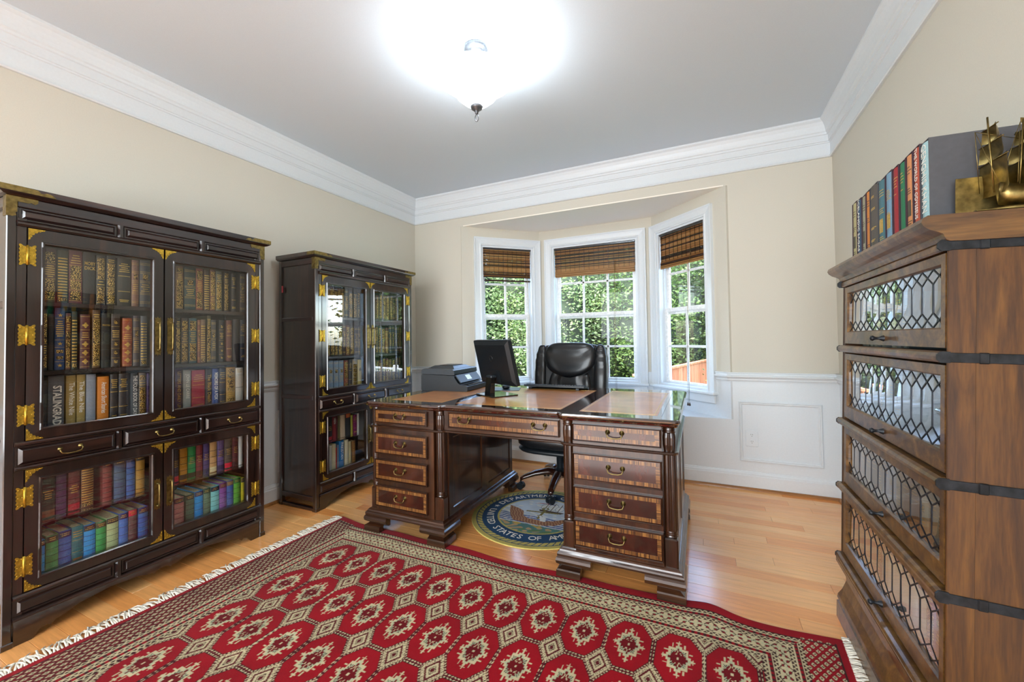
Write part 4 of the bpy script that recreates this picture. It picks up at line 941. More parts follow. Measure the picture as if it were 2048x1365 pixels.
for s in (-1, 1): MB(Mb2).ball((0, .03, .325), .056, .056, .298, 22, 40, e=.62, fn=bol(s)).build('side_bolster', M['leather'], CH)
def head(p):
    x, y, z = p; t = z / .13
    k = 1.0 if t > .1 else math.sqrt(max(0, 1 - ((.1 - t) / 1.3) ** 2)); k = max(k, .1)
    cr = .007 * math.sin(x * 60 + z * 20) * max(0, t - .2) * (1 - min(1, abs(x) / .14)); fold = .010 * math.exp(-((t - .25 + (x / .2) ** 2 * -.5) / .16) ** 2)
    return [x * k, y + (cr + fold if y < 0 else 0), z]
MB(Mb2).ball((0, -.040, .490), .224, .066, .150, 48, 26, e=.5, fn=head).build('head_pillow', M['leather'], CH)
def lum(p):
    x, y, z = p; return [x * (1 - .1 * max(0, z / .2)), y + (.008 * math.sin(x * 55 + 1.6 * math.sin(z * 18)) * max(0, .3 + z / .22) if y < 0 else 0), z]
MB(Mb2).ball((0, -.025, .225), .198, .052, .21, 48, 22, e=.6, fn=lum).build('lumbar_cushion', M['leather'], CH)
pp = [(-.214, .615), (-.218, .52), (-.206, .46), (-.172, .40), (-.11, .36), (0, .342), (.11, .36), (.172, .40), (.206, .46), (.218, .52), (.214, .615)]
MB(Mb2).tube([(x, -.062, z) for x, z in pp], .0022, 5).build('piping', M['leather'], CH)

# ------------------------------------------------------------------ patterned textiles (colour comes from the weave itself)
def srgb(h): return np.array(lin(h)[:3])
def textile(name, mat, X, Y, Z, rgb, faces, parent=None):
    me = bpy.data.meshes.new(name); n = X.size
    me.vertices.add(n); me.vertices.foreach_set('co', np.stack([X.ravel(), Y.ravel(), Z.ravel()], 1).astype(np.float32).ravel())
    nf = len(faces); me.loops.add(nf * 4); me.loops.foreach_set('vertex_index', faces.astype(np.int32).ravel())
    me.polygons.add(nf); me.polygons.foreach_set('loop_start', np.arange(0, nf * 4, 4, dtype=np.int32)); 
    me.update(calc_edges=True); me.validate()
    at = me.color_attributes.new('pattern', 'FLOAT_COLOR', 'POINT')
    at.data.foreach_set('color', np.concatenate([rgb.reshape(-1, 3), np.ones((n, 1))], 1).astype(np.float32).ravel())
    me.materials.append(mat); return put(name, me, parent)
def gridfaces(ny, nx, keep=None):
    i = np.arange(ny * nx).reshape(ny, nx); f = np.stack([i[:-1, :-1], i[:-1, 1:], i[1:, 1:], i[1:, :-1]], -1)
    return f.reshape(-1, 4) if keep is None else f[keep]
# Bokhara rug
step = .0031
gx = np.arange(.655, 3.3701, step); gy = np.arange(-3.42, -1.6449, step)
X, Y = np.meshgrid(gx, gy)
RED, DRED, CRM, DRK, GRN, MAR = (srgb(c) for c in ('#980618', '#6c0812', '#cdbf98', '#3a1c1a', '#b4ba98', '#5c141c'))
rgb = np.tile(RED, X.shape + (1,)).astype(float)
def paint(mask, c): rgb[mask] = c
fr = lambda v: v - np.floor(v)
fx0, fx1, fy1 = .945, 3.062, -1.884
i = np.round((X - 1.0375) / .17495); j = np.round((-2.02 - Y) / .275)
u = np.abs(X - 1.0375 - i * .17495) / .0875; w = np.abs(-2.02 - Y - j * .275) / .1375
us = X - 1.0375 - i * .17495; ws = -2.02 - Y - j * .275
field = (X > fx0) & (X < fx1) & (Y < fy1)
oct_ = np.maximum(np.maximum(u / .92, w / .92), (u + w) / 1.34)
paint(field, CRM)
# small diamonds between the guls: concentric, cross-stitched
du = 1 - u; dw = 1 - w; dd = (du + dw) / .62
paint(field & (dd < 1.0), CRM); spk = fr(X / .0093) + fr(Y / .0125)
paint(field & (dd < .97) & (dd > .66) & (fr((du - dw) * 9) < .34) & (fr(dd * 9) < .6), DRK)
paint(field & (dd < .62) & (dd > .46), MAR); paint(field & (dd < .46), CRM); paint(field & (dd < .3) & (fr(dd * 8 + .3) < .5), DRK); paint(field & (dd < .16), MAR)
road = field & (oct_ >= 1.0) & (dd > 1.0)
ringb = field & (oct_ > .985) & (oct_ < 1.085)
th = np.arctan2(ws, us * 1.57)
paint(ringb, MAR); chk = fr((np.abs(us) / .0875 * 3.4 - np.abs(ws) / .1375 * 3.4) * 1.9) < .5
paint(ringb & (oct_ > 1.01) & (oct_ < 1.06) & chk, CRM); paint(ringb & (oct_ > 1.02) & (oct_ < 1.05) & ~chk, DRK)
paint(field & (oct_ > .985) & (oct_ < 1.0), DRK)
gul = field & (oct_ < .985); paint(gul, RED)
# stepped star in the middle of each gul
q = .0076; au = np.abs(np.round(us / q) * q) / .0350; aw = np.abs(np.round(ws / (q * 1.55)) * q * 1.55) / .0545
sq = np.maximum(au, aw); di = (au + aw) / 1.30; star = np.minimum(np.maximum(sq, 0), np.maximum(di, 0)); star = np.minimum(sq / .86, di)
paint(gul & (star < 1.10), CRM); paint(gul & (star < .94) & (star > .6), DRED); paint(gul & (star < .94) & (star > .88), DRK)
paint(gul & (star < .84) & (star > .70), GRN); paint(gul & (star < .80) & (star > .70) & (fr(th * 5) < .4), DRK); paint(gul & (star < .58), DRED)
paint(gul & (star < .5) & (star > .42) & (fr(th * 4) < .5), CRM); paint(gul & (star < .14), CRM)
ax_, ay_ = np.abs(us), np.abs(ws)
hook = ((ax_ < .0022) & (ay_ < .092)) | ((ay_ < .003) & (ax_ < .058)) | ((ay_ > .078) & (ay_ < .083) & (ax_ < .010)) | ((ax_ > .049) & (ax_ < .053) & (ay_ < .013)) | ((np.abs(ax_ - .021) < .0022) & (ay_ > .055) & (ay_ < .076)) | ((np.abs(ay_ - .033) < .003) & (ax_ > .036) & (ax_ < .050))
paint(gul & hook & (star > 1.0), CRM)
def guard(mask, s, t, n, seed):
    """border stripes: s in 0..1 across, t metres along"""
    kinds = ['zig', 'chk', 'zig', 'flo', 'zig', 'chk', 'zig'] if n == 7 else ['zig', 'chk', 'zig', 'chk', 'zig']
    wd = np.array([1, 1.1, 1, 2.6, 1, 1.1, 1] if n == 7 else [1, 1.3, 1, 1.3, 1]); ed = np.concatenate([[0], np.cumsum(wd) / wd.sum()])
    for k in range(len(kinds)):
        m = mask & (s >= ed[k]) & (s < ed[k + 1]); v = (s - ed[k]) / (ed[k + 1] - ed[k])
        if kinds[k] == 'zig':
            tri = np.abs(fr(t / .021) - .5) * 2; paint(m, DRK); paint(m & (np.abs(v - (.2 + .6 * tri)) < .19), CRM); paint(m & ((v < .08) | (v > .92)), CRM)
        elif kinds[k] == 'chk':
            c = fr(t / .022); paint(m, CRM); paint(m & (v > .16) & (v < .84), MAR); paint(m & (v > .2) & (v < .8) & (c < .45), RED); paint(m & (v > .2) & (v < .8) & (c > .58) & (c < .84), DRK)
        else:
            c = fr(t / .058); paint(m, CRM); paint(m & (np.abs(np.abs(c - .5) * 2 - np.abs(v - .5) * 2) < .10), DRK); rr = np.hypot((np.abs(fr(t / .029) - .5)) * .029, (np.abs(v - .5) - .22) * .065)
            paint(m & (rr < .0075), MAR); paint(m & (rr < .0035), RED); paint(m & (np.abs(v - .5) < .07) & (fr(t / .012) < .5), GRN)
top_b = (Y >= fy1) & (Y < -1.70) & (X > .83) & (X < 3.21)
guard(top_b, (Y - fy1) / (-1.70 - fy1), X, 7, 0)
lb = (X <= fx0) & (X > .835) & (Y < fy1 + (fx0 - X) * 1.2); guard(lb, (fx0 - X) / (fx0 - .835), Y, 5, 1)
rb = (X >= fx1) & (X < 3.215) & (Y < fy1 + (X - fx1) * 1.1); guard(rb, (X - fx1) / (3.215 - fx1), Y, 7, 2)
for m, s0 in ((((X <= .835) & (X > .692) & (Y < -1.69)), .692), (((X >= 3.215) & (X < 3.330) & (Y < -1.69)), 3.215)):
    p, r = (X - s0) / .029 + Y / .044, (X - s0) / .029 - Y / .044
    paint(m, DRED if s0 < 1 else RED); ins_ = m & (fr(p) > .24) & (fr(r) > .24); paint(ins_, DRK if s0 < 1 else DRED); paint(m & (fr(p) > .34) & (fr(r) > .34) & (fr(p) < .9) & (fr(r) < .9), CRM); paint(m & (fr(p) > .5) & (fr(r) > .5) & (fr(p) < .74) & (fr(r) < .74), DRK)
for e in (.692, 3.330): paint((np.abs(X - e) < .003) & (Y < -1.69), DRK)
paint((np.abs(Y + 1.70) < .003) & (X > .69) & (X < 3.33), DRK)
# lie of the rug: slightly skewed left edge, wavy far selvedge, a little rumpled
t_ = np.clip((1.6 - X) / .6, 0, 1); XX = X + t_ * (Y + 2.02) * .042 + np.clip((X - 3.1) / .3, 0, 1) * ((Y + 1.7) * .06 - .008)
wv = .010 * np.sin(X * 5.2 + .6) + .008 * np.sin(X * 11 + 2) - .02 + .03 * np.exp(-((X - 2.9) / .08) ** 2) + .045 * np.exp(-((X - .66) / .25) ** 2)
YY = Y + np.clip((Y + 1.9) / .25, 0, 1) * (wv + .004)
ZZ = .0068 + .0012 * np.sin(X * 9) * np.sin(Y * 8)
ZZ[[0, -1], :] = .0; ZZ[:, [0, -1]] = .0
RUG = textile('rug', M['rug'], XX, YY, ZZ, rgb, gridfaces(*X.shape))
tag(RUG, 'red Bokhara rug with rows of octagons and white fringed ends', 'rug')
def fringe(x0, x1, dirx, seed):
    rnd = random.Random(seed); mb = MB(); n = 250
    for k in range(n):
        y = -3.4 + 1.76 * k / n + rnd.uniform(-.003, .003); tt = (y + 3.4) / 1.76; xx = x0 + (x1 - x0) * tt
        L = rnd.uniform(.045, .075) * (1 if dirx < 0 else .72); sw = rnd.uniform(-.035, .03)
        pts = [(xx - dirx * .004, y, .006), (xx + dirx * L * .35, y + sw * .3, .0085 + rnd.uniform(0, .004)), (xx + dirx * L * .75, y + sw * .8, .007 + rnd.uniform(0, .005)), (xx + dirx * L, y + sw * 1.3 + rnd.uniform(-.012, .012), .004 + rnd.uniform(0, .003))]
        mb.tube(pts, [.0034, .0038, .0034, .0022], 5)
    return mb.build('fringe', M['fringe'], RUG, kind='stuff')
fringe(.597, .683, -1, 4); fringe(3.255, 3.358, 1, 5)
# round mat with a department seal under the chair
mat_c = (1.873, -1.079); rad = .447
g = np.arange(-rad, rad + .002, .0029); X, Y = np.meshgrid(g, g); rr = np.hypot(X, Y); th = np.arctan2(Y, X)
NAVY, YEL, SKY, BRN, TAN, WHT, BLK, SEA, BLU, GRD, REDD = (srgb(c) for c in ('#16466e', '#cdbf6a', '#d3dde4', '#9a6448', '#c89a6c', '#f0efe6', '#26241f', '#5a8a84', '#24418c', '#8a7a34', '#c0242c'))
rgb = np.tile(YEL, X.shape + (1,)).astype(float)
paint((rr < .418), NAVY)
ph = fr(th / (2 * math.pi) * 64 + (rr - .396) / .032 * .75); paint((rr < .412) & (rr > .380) & (ph > .2), YEL)
paint(rr < .372, NAVY); paint(rr < .277, YEL); inn = rr < .265; paint(inn, SKY)
nz = np.sin(X * 55 + 3 * np.sin(Y * 40)) * np.sin(Y * 70 + 2 * np.sin(X * 31)); paint(inn & (nz > .45), WHT)
paint(inn & (Y < -.03) & (fr(Y * 42 + .1 * np.sin(X * 60)) < .45), BLU); paint(inn & (Y < -.155), SEA); paint(inn & (Y < -.155) & (nz > .3), srgb('#c9a878')); paint(inn & (Y < -.20) & (nz < -.2), srgb('#6a8a54'))
# eagle: body, two raised wings, head and tail; anchor behind it; a ship under sail above
def ell(cx, cy, a, b, rot=0):
    c, s = math.cos(rot), math.sin(rot); x = (X - cx) * c + (Y - cy) * s; y = -(X - cx) * s + (Y - cy) * c; return (x / a) ** 2 + (y / b) ** 2
def poly(pts):
    m = np.zeros(X.shape, bool); n = len(pts)
    for k in range(n):
        (xa, ya), (xb, yb) = pts[k], pts[(k + 1) % n]
        if ya == yb: continue
        c = ((ya > Y) != (yb > Y)) & (X < (xb - xa) * (Y - ya) / (yb - ya) + xa); m ^= c
    return m
ship = poly([(-.02, .06), (.13, .06), (.15, .085), (-.03, .085)]); paint(inn & ship, srgb('#5a4632'))
for sx, sy, a, b in ((.0, .14, .035, .05), (.05, .15, .036, .055), (.10, .135, .03, .045)): paint(inn & (ell(sx, sy, a, b) < 1), WHT); paint(inn & (ell(sx, sy, a, b) < 1) & (ell(sx, sy, a * .88, b * .9) > 1), srgb('#8a9098'))
for sx in (0, .05, .10): paint(inn & (np.abs(X - sx) < .003) & (Y > .08) & (Y < .21), srgb('#6a5238'))
paint(inn & poly([(-.1, .165), (-.06, .19), (.0, .195), (.0, .188), (-.058, .182)]), REDD); paint(inn & poly([(.0, .188), (.05, .192), (.05, .184), (.0, .181)]), BLU)
anch = (np.abs(X - .012) < .008) & (Y < .09) & (Y > -.06) | ((np.abs(Y - .045 - .15 * X) < .008) & (np.abs(X - .008) < .11)); paint(inn & anch, GRD); paint(inn & (ell(.008, .103, .024, .024) < 1) & (ell(.008, .103, .013, .013) > 1), GRD)
body = (ell(.0, -.11, .12, .034, -.05) < 1); wl = poly([(-.245, .075), (-.17, .05), (-.12, .02), (-.09, -.05), (-.03, -.085), (-.05, -.135), (-.13, -.135), (-.18, -.07), (-.215, .0)]); wr_ = poly([(.20, .0), (.16, -.02), (.12, -.055), (.05, -.08), (.07, -.12), (.14, -.12), (.18, -.08)])
neck = poly([(.04, -.085), (.015, -.03), (.0, -.012), (.028, -.004), (.06, -.03), (.075, -.085)])
for m in (body, wl, wr_): paint(inn & m, BRN); paint(inn & m & (fr((X + Y * .6) * 48 + .2 * np.sin(Y * 90)) < .3), TAN)
paint(inn & neck, WHT); paint(inn & (ell(.0, -.015, .01, .006) < 1), GRD); paint(inn & (ell(.028, -.016, .004, .004) < 1), BLK)
paint(inn & (ell(-.09, -.165, .03, .014) < 1), srgb('#cfae52')); paint(inn & (ell(.05, -.165, .05, .016) < 1) & (nz > 0), srgb('#cfae52'))
keep = (rr[:-1, :-1] < rad) & (rr[1:, 1:] < rad) & (rr[1:, :-1] < rad) & (rr[:-1, 1:] < rad)
k_ = rad / np.maximum(rr, 1e-6); e_ = rr > rad - .004
Zm = np.full(X.shape, .0045); 
MAT = textile('round_mat', M['mat'], X, Y, Zm, rgb, gridfaces(*X.shape, keep))
MAT.location = (mat_c[0], mat_c[1], 0.0)
tag(MAT, 'round blue Navy seal mat with eagle and rope border under the desk', 'mat')
import bmesh as _bm
b = _bm.new(); b.from_mesh(MAT.data); _bm.ops.delete(b, geom=[v for v in b.verts if not v.link_faces], context='VERTS'); b.to_mesh(MAT.data); b.free()
MB().lathe([(rad - .006, .0042), (rad - .002, .0048), (rad + .001, .003), (rad + .0015, 0.0)], n=96).build('bound_edge', plain('mat_binding', '#cdbf6a', .8), MAT)
def ringtext(s, a0, a1, r, size, inward, par):
    """letters along an arc, each a little flat piece of the same print"""
    lets = []; n = len(s); mb_letters = []
    for k, ch in enumerate(s):
        if ch == ' ': continue
        a = R(a0 + (a1 - a0) * k / (n - 1)); me, tw, th2 = text_mesh(ch, .004); me.materials.append(M['white_ink'])
        o = put('letter', me, par, (r * math.cos(a), r * math.sin(a), .0046), (0, 0, a - R(90) if not inward else a + R(90))); o.scale = (size, size, .2)
ringtext('DEPARTMENT OF THE NAVY', 164, 0, .328, .068, False, MAT)
ringtext('UNITED STATES OF AMERICA', 189, 346, .328, .068, True, MAT)
for a in (175.5, -6.5):
    c = (.328 * math.cos(R(a)), .328 * math.sin(R(a))); p = [((.02 if k % 2 == 0 else .008) * math.cos(k * math.pi / 5 + 1.57) + c[0], (.02 if k % 2 == 0 else .008) * math.sin(k * math.pi / 5 + 1.57) + c[1]) for k in range(10)]
    MB().prism(p, 2, .004, .0052).build('star', M['white_ink'], MAT)
# ------------------------------------------------------------------ the stacked oak bookcase with leaded doors (it leans a little towards the wall)
BC = thing('barrister_bookcase', 'tall oak bookcase of stacked sections with leaded glass doors and black iron bands', 'bookcase', (3.3875, -1.895, 0), (R(-1.9), 0, R(-90)))
bpy.context.view_layer.update()
BM = Matrix.Translation(BC.location) @ Matrix.Rotation(R(-90), 4, 'Z') @ Matrix.Rotation(R(-1.9), 4, 'X')
bx0, bx1, bd = -.395, .42, .30
path = [(bx0, bd), (bx0, 0), (bx1, 0), (bx1, bd)]
MB().sweep(path, [(.05, 0), (-.011, 0), (-.011, .066), (-.004, .072), (-.010, .080), (-.008, .095), (.004, .125), (.014, .165), (.012, .20), (-.002, .222), (-.014, .230), (-.014, .246), (0, .25), (.05, .25)], XY).box(bx0 + .01, bx1 - .01, .01, bd, .22, .25).build('base', M['oakx'], BC)
MB().prism([(.03, 1.398), (.0, 1.399), (-.006, 1.402), (-.010, 1.410), (-.012, 1.416), (-.022, 1.422), (-.036, 1.428), (-.047, 1.437), (-.052, 1.447), (-.049, 1.457), (-.040, 1.463), (bd, 1.463), (bd, 1.398)], 0, bx0 - .014, bx1 + .010).build('cornice', M['oakx'], BC)
Bs = [.262, .552, .820, 1.122, 1.390]
SEC = [(.262, .552, .285, .532), (.552, .820, .574, .800), (.820, 1.122, .842, 1.102), (1.122, 1.390, 1.144, 1.374)]
for k in range(4):
    z0, z1, d0, d1 = SEC[k]
    for sx, xe in ((-1, bx0), (1, bx1)):
        xa, xb = (xe, xe + .016) if sx < 0 else (xe - .016, xe)
        MB().box(xa, xb, .004, bd, z0 - .008, z1 + .008, c=.002).build('side', M['oakz'], BC)
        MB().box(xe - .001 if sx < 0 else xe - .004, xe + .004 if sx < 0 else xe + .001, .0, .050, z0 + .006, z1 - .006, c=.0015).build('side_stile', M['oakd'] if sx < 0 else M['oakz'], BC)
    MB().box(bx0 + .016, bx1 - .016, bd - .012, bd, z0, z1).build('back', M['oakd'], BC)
    MB().box(bx0 + .016, bx1 - .016, .02, bd - .012, z0 - .004, z0 + .012).build('shelf', M['oakx'], BC)
    # leaded door
    x0, x1, st = bx0 + .018, bx1 - .016, .026
    g0, g1, h0, h1 = x0 + st + .006, x1 - st + .002, d0 + .050, d1 - .028
    mb = MB(); vs = []; fs = []
    lv = [(x0, x1, d0, d1, .022), (x0, x1, d0, d1, .002), (g0 - .004, g1 + .004, h0 - .004, h1 + .004, .002), (g0, g1, h0, h1, .008), (g0, g1, h0, h1, .022)]
    for X0, X1, Z0, Z1, Yv in lv: vs += [(X0, Yv, Z0), (X1, Yv, Z0), (X1, Yv, Z1), (X0, Yv, Z1)]
    for q in range(5):
        q2 = (q + 1) % 5; fs += [(q * 4 + i, q * 4 + (i + 1) % 4, q2 * 4 + (i + 1) % 4, q2 * 4 + i) for i in range(4)]
    door = mb.add(vs, fs).build('door', M['oakx'], BC)
    kb_ = MB(); kb_.lathe([(0, -.034), (.007, -.032), (.009, -.026), (.005, -.020), (.004, -.010), (.008, -.004), (.010, .002)], (.03, 0, 0), 1, 12).build('knob', M['iron'], door, loc=(0, 0, d0 + .022))
    nv = 12; p = (g1 - g0) / nv; H = h1 - h0; c1, c2 = h0 + H * .255, h1 - H * .255; yl = .012
    def came(mb, a, b, w=.0017):
        ax_, az, bx_, bz = *a, *b; L = math.hypot(bx_ - ax_, bz - az); nx, nz2 = -(bz - az) / L * w, (bx_ - ax_) / L * w
        q = [(ax_ + nx, az + nz2), (bx_ + nx, bz + nz2), (bx_ - nx, bz - nz2), (ax_ - nx, az - nz2)]
        mb.add([(u, yl - .0012, v) for u, v in q] + [(u, yl + .0012, v) for u, v in q], [(0, 1, 2, 3), (7, 6, 5, 4), (0, 4, 5, 1), (1, 5, 6, 2), (2, 6, 7, 3), (3, 7, 4, 0)])
    mb = MB(); XV = [g0 + p * i for i in range(nv + 1)]
    for i in range(nv + 1):
        if 0 < i < nv: came(mb, (XV[i], c1), (XV[i], c2), .0024)
        for zc, ze in ((c2, h1), (c1, h0)):
            if i < nv: came(mb, (XV[i], zc), (XV[i + 1], ze))
            if i > 0: came(mb, (XV[i], zc), (XV[i - 1], ze))
    mb.build('lead_came', M['lead'], door, kind='stuff')
    rg = random.Random(40 + k)
    def pane(poly, door=door, rg=rg):
        cx = sum(a for a, b in poly) / len(poly); cz = sum(b for a, b in poly) / len(poly); tx, tz = rg.uniform(-.012, .012), rg.uniform(-.012, .012)
        MB().add([(a - cx, (a - cx) * tx + (b - cz) * tz, b - cz) for a, b in poly], [tuple(range(len(poly)))]).build('glass_pane', M['leadglass'], door, loc=(cx, yl, cz))
    for i in range(nv):
        a, b = XV[i], XV[i + 1]; m_ = (a + b) / 2; zt, zb = (c2 + h1) / 2, (c1 + h0) / 2
        pane([(a, c1), (m_, zb), (b, c1), (b, c2), (m_, zt), (a, c2)])
        pane([(a, h1), (m_, zt), (b, h1)]); pane([(a, h0), (b, h0), (m_, zb)])
        if i < nv - 1:
            m2 = m_ + p; pane([(b, c2), (m2, zt), (b, h1), (m_, zt)]); pane([(b, c1), (m_, zb), (b, h0), (m2, zb)])
for k, z in enumerate(Bs):
    if k < 4: MB().prism([(.012, z - .013), (-.010, z - .013), (-.017, z - .007), (-.019, z + .002), (-.016, z + .010), (-.008, z + .014), (.012, z + .014)], 0, bx0 + .002, bx1 - .002, sm=False).build('section_rail', M['oakx'], BC)
    else: MB().box(bx0, bx1, -.008, .02, z - .012, z + .010, c=.004).build('section_rail', M['oakx'], BC)
    for sx, xe in ((-1, bx0), (1, bx1)):
        b_ = MB().box(xe - .0035 if sx < 0 else xe - .001, xe + .001 if sx < 0 else xe + .0035, -.006, bd - .01, z - .012, z + .011, c=.001)
        b_.prism([(-.021, -.007), (-.021, .006), (-.014, .013), (.002, .013), (.002, -.013), (-.014, -.013)], 0, xe - .004 if sx < 0 else xe - .003, xe + .003 if sx < 0 else xe + .004) if False else None
        b_ = b_.build('iron_band', M['iron'], BC)
        MB().prism([(-.020, z - .006), (-.020, z + .006), (-.013, z + .0135), (.004, z + .0135), (.004, z - .0135), (-.013, z - .0135)], 0, xe - .004 if sx < 0 else xe - .001, xe + .001 if sx < 0 else xe + .0045).build('band_cap', M['iron'], b_)
        for yy in (.062, .215): MB().box(xe - .006 if sx < 0 else xe, xe if sx < 0 else xe + .006, yy - .009, yy + .009, z - .0135, z + .0125, c=.002).build('band_clip', M['iron'], b_)
# books in the four sections
Bn = "leaded bookcase, "
rows = [(.274, .19, ['8a4038', 'b87a58', 'a05a48', '9a4a40', 'c8b49a', 'e0d8c0', 'ddd4bc', 'd8ceb8', 'e2dac6', 'd6ccb4', '8a4a4c', '9a5a58', '6a3038'], ['red book', 'tan red book', 'brick book', 'red brown book', 'beige book', 'white volume with purple band', 'ivory volume with purple band', 'cream volume with purple band', 'pale volume with purple band', 'off white volume with purple band', 'dusty red book', 'rose brown book', 'dark red book'], 'bottom section'),
        (.564, .175, ['5a5650', '6a6660', '4a4844', '54504a', '8a98b0', '94a2b8', 'a08868', '8a6a50', '7a5a48', 'b0a488', '9a8a70', '5a4638', '7a6a58'], ['grey book', 'pale grey book', 'dark grey book', 'grey gilt book', 'blue grey volume', 'light blue volume', 'tan book', 'brown book', 'dark tan book', 'cream book', 'buff book', 'dark brown book', 'drab book'], 'second section from bottom'),
        (.832, .2, ['c8ccc8', 'b8beb8', '8a948c', '6a7a70', 'd0d4d0', 'a8b0ac', 'c0c4c0'], ['pale grey book', 'silver grey book', 'sage book', 'dull green book', 'whitish book', 'mist grey book', 'light grey book'], 'third section from bottom'),
        (1.134, .185, ['7a8478', '586a58', '8a9684', 'a8b0a0', '6a7a80', '98a4a0', '4a5a64', 'b8bcae', '7c8890', '5a6a70'], ['grey green book', 'green gilt book', 'sage gilt book', 'pale sage book', 'slate book', 'light slate book', 'dark slate book', 'bone book', 'blue grey book', 'steel grey book'], 'top section')]
for ri, (z, h, cols, names, wh) in enumerate(rows):
    rnd = random.Random(90 + ri); x = -.372
    for i, (c, nme) in enumerate(zip(cols, names)):
        w = rnd.uniform(.034, .05)
        if ri == 0: w = .053
        if ri == 1: w = .054
        if ri == 2 and i == 3: x += .05
        if x + w > .392: break
        st = 'L1b#5a4a78' if 'purple band' in nme else rnd.choice('HHBP')
        if 'purple band' in nme: st = 'L0#5a4a78'
        book(BM, x, w, z + .0009, h + rnd.uniform(-.008, .008), .16, c, st, '%s, %s from left, %s%s' % (nme, ORD[i], Bn, wh), 'books in the leaded bookcase, ' + wh, .06, 0, rnd); x += w + .0008

# ------------------------------------------------------------------ slip-cased books along the top of the oak bookcase
slip = [('a89c6c', 'b0a678', None, 'k', 'olive cream'), ('34506a', '34506a', 'ICELANDIC SAGAS', 'w', 'navy ICELANDIC SAGAS'), ('8a8a74', '9a967c', None, 'k', 'grey green patterned'), ('c4722c', 'cc8038', None, 'k', 'orange'), ('4a4440', '565049', None, 'w', 'dark grey banded'), ('3c646c', '44707a', None, 'w', 'teal green gilt'), ('6a8aa4', '7498b0', None, 'w', 'light blue gilt'), ('8c1c24', '9c242c', None, 'g', 'crimson'), ('1c6a44', '22744c', None, 'g', 'emerald green'), ('c88450', 'd08c58', None, 'k', 'peach'), ('a84830', 'b05038', 'THE WORLD OF ODYSSEUS', 'w', 'rust THE WORLD OF ODYSSEUS'), ('9cc0c4', 'a4c8cc', 'GENGHIS KHAN', 'w', 'pale blue GENGHIS KHAN')]
xs_ = [-.300, -.246, -.195, -.150, -.108, -.034, .028, .084, .132, .178, .224, .268, .320]
M['slip'] = plain('slipcase_board', '#47484c', .6, noise=.04); M['slipin'] = plain('slipcase_edge', '#3a2430', .6)
for k, (c1_, c2_, ti, mt, de) in enumerate(slip):
    xa, xb = xs_[k], xs_[k + 1] - .0012; w = xb - xa; h = .236 + (.004 if k in (4, 10) else 0) - (.002 * (k % 3)); d = .175
    o = thing('slipcased_book', '%s slipcased book, %s from left on the oak bookcase' % (de, ORD[k]), 'book', group='slipcased books on the oak bookcase')
    o.matrix_world = BM @ Matrix.Translation((xa, .006, 1.4640)) @ Matrix.Rotation(R(-3.2), 4, 'Y') @ Matrix.Translation((w, 0, 0))
    t = .0022
    MB().add([(x, y, z) for x in (-w, -w + t, -t, 0) for y in (0, d) for z in (0, t, h - t, h)], [(0, 1, 9, 8)] if False else []) if False else None
    P = [(-w, 0), (0, 0), (0, h), (-w, h)]; Q = [(-w + t, t), (-t, t), (-t, h - t), (-w + t, h - t)]
    mb = MB(); vs = [(x, 0, z) for x, z in P] + [(x, 0, z) for x, z in Q] + [(x, d, z) for x, z in P] + [(x, d - t, z) for x, z in Q]
    fs = [(i, (i + 1) % 4, 4 + (i + 1) % 4, 4 + i) for i in range(4)] + [(i, (i + 1) % 4, 8 + (i + 1) % 4, 8 + i) for i in range(4)] + [(4 + i, 4 + (i + 1) % 4, 12 + (i + 1) % 4, 12 + i) for i in range(4)] + [(8, 9, 10, 11), (12, 13, 14, 15)]
    mb.add(vs, fs).build('slipcase', M['slip'] if k in (11, 5, 4) else M['slipin'], o)
    t2 = w - 2 * t - .001; b_ = t2 * .12; n = 6; xm = -w / 2
    xs2 = [-t2 / 2 + t2 * i / n for i in range(n + 1)]
    cv = MB().prism([(q + xm, spine_y(q, t2, b_) + .004) for q in xs2] + [(t2 / 2 + xm, d - .006), (-t2 / 2 + xm, d - .006)], 2, t, h - t - .002).build('cover', M['cloth'], o, color=lin(c2_))
    g = MB()
    def st_(z0, z1, f):
        q2 = [-t2 / 2 * f + t2 * f * i / n for i in range(n + 1)]
        g.add([(a + xm, spine_y(a, t2, b_) + .0036, zz * h) for zz in (z0, z1) for a in q2], [(i, i + 1, n + 2 + i, n + 1 + i) for i in range(n)], 0, True)
    if ti:
        lettering(ti, o, M['white_ink'], (xm, .004 - b_ - .0005, h * .56), h * (.80 if k == 11 else .84), t2 * (.55 if k == 11 else .42), (R(90), R(90), 0))
    else:
        rnd = random.Random(k)
        for a in {4: (.15, .17, .33, .35, .62, .64, .8, .82), 6: (.62, .65, .68, .71, .74, .4, .43), 7: (.72, .76, .80, .84, .62, .05), 8: (.72, .76, .80, .84, .62, .05)}.get(k, (.12, .15, .5, .53, .56, .75, .79, .83)): st_(a, a + .012, rnd.choice((.4, .55, .7)))
        if k in (5, 6, 9, 0, 2): st_(.22, .42, .55)
        g.build('gilt_tooling', M['gold'] if mt != 'k' else plain('dark_spine_print', '#4a4434', .6), o, kind='stuff')
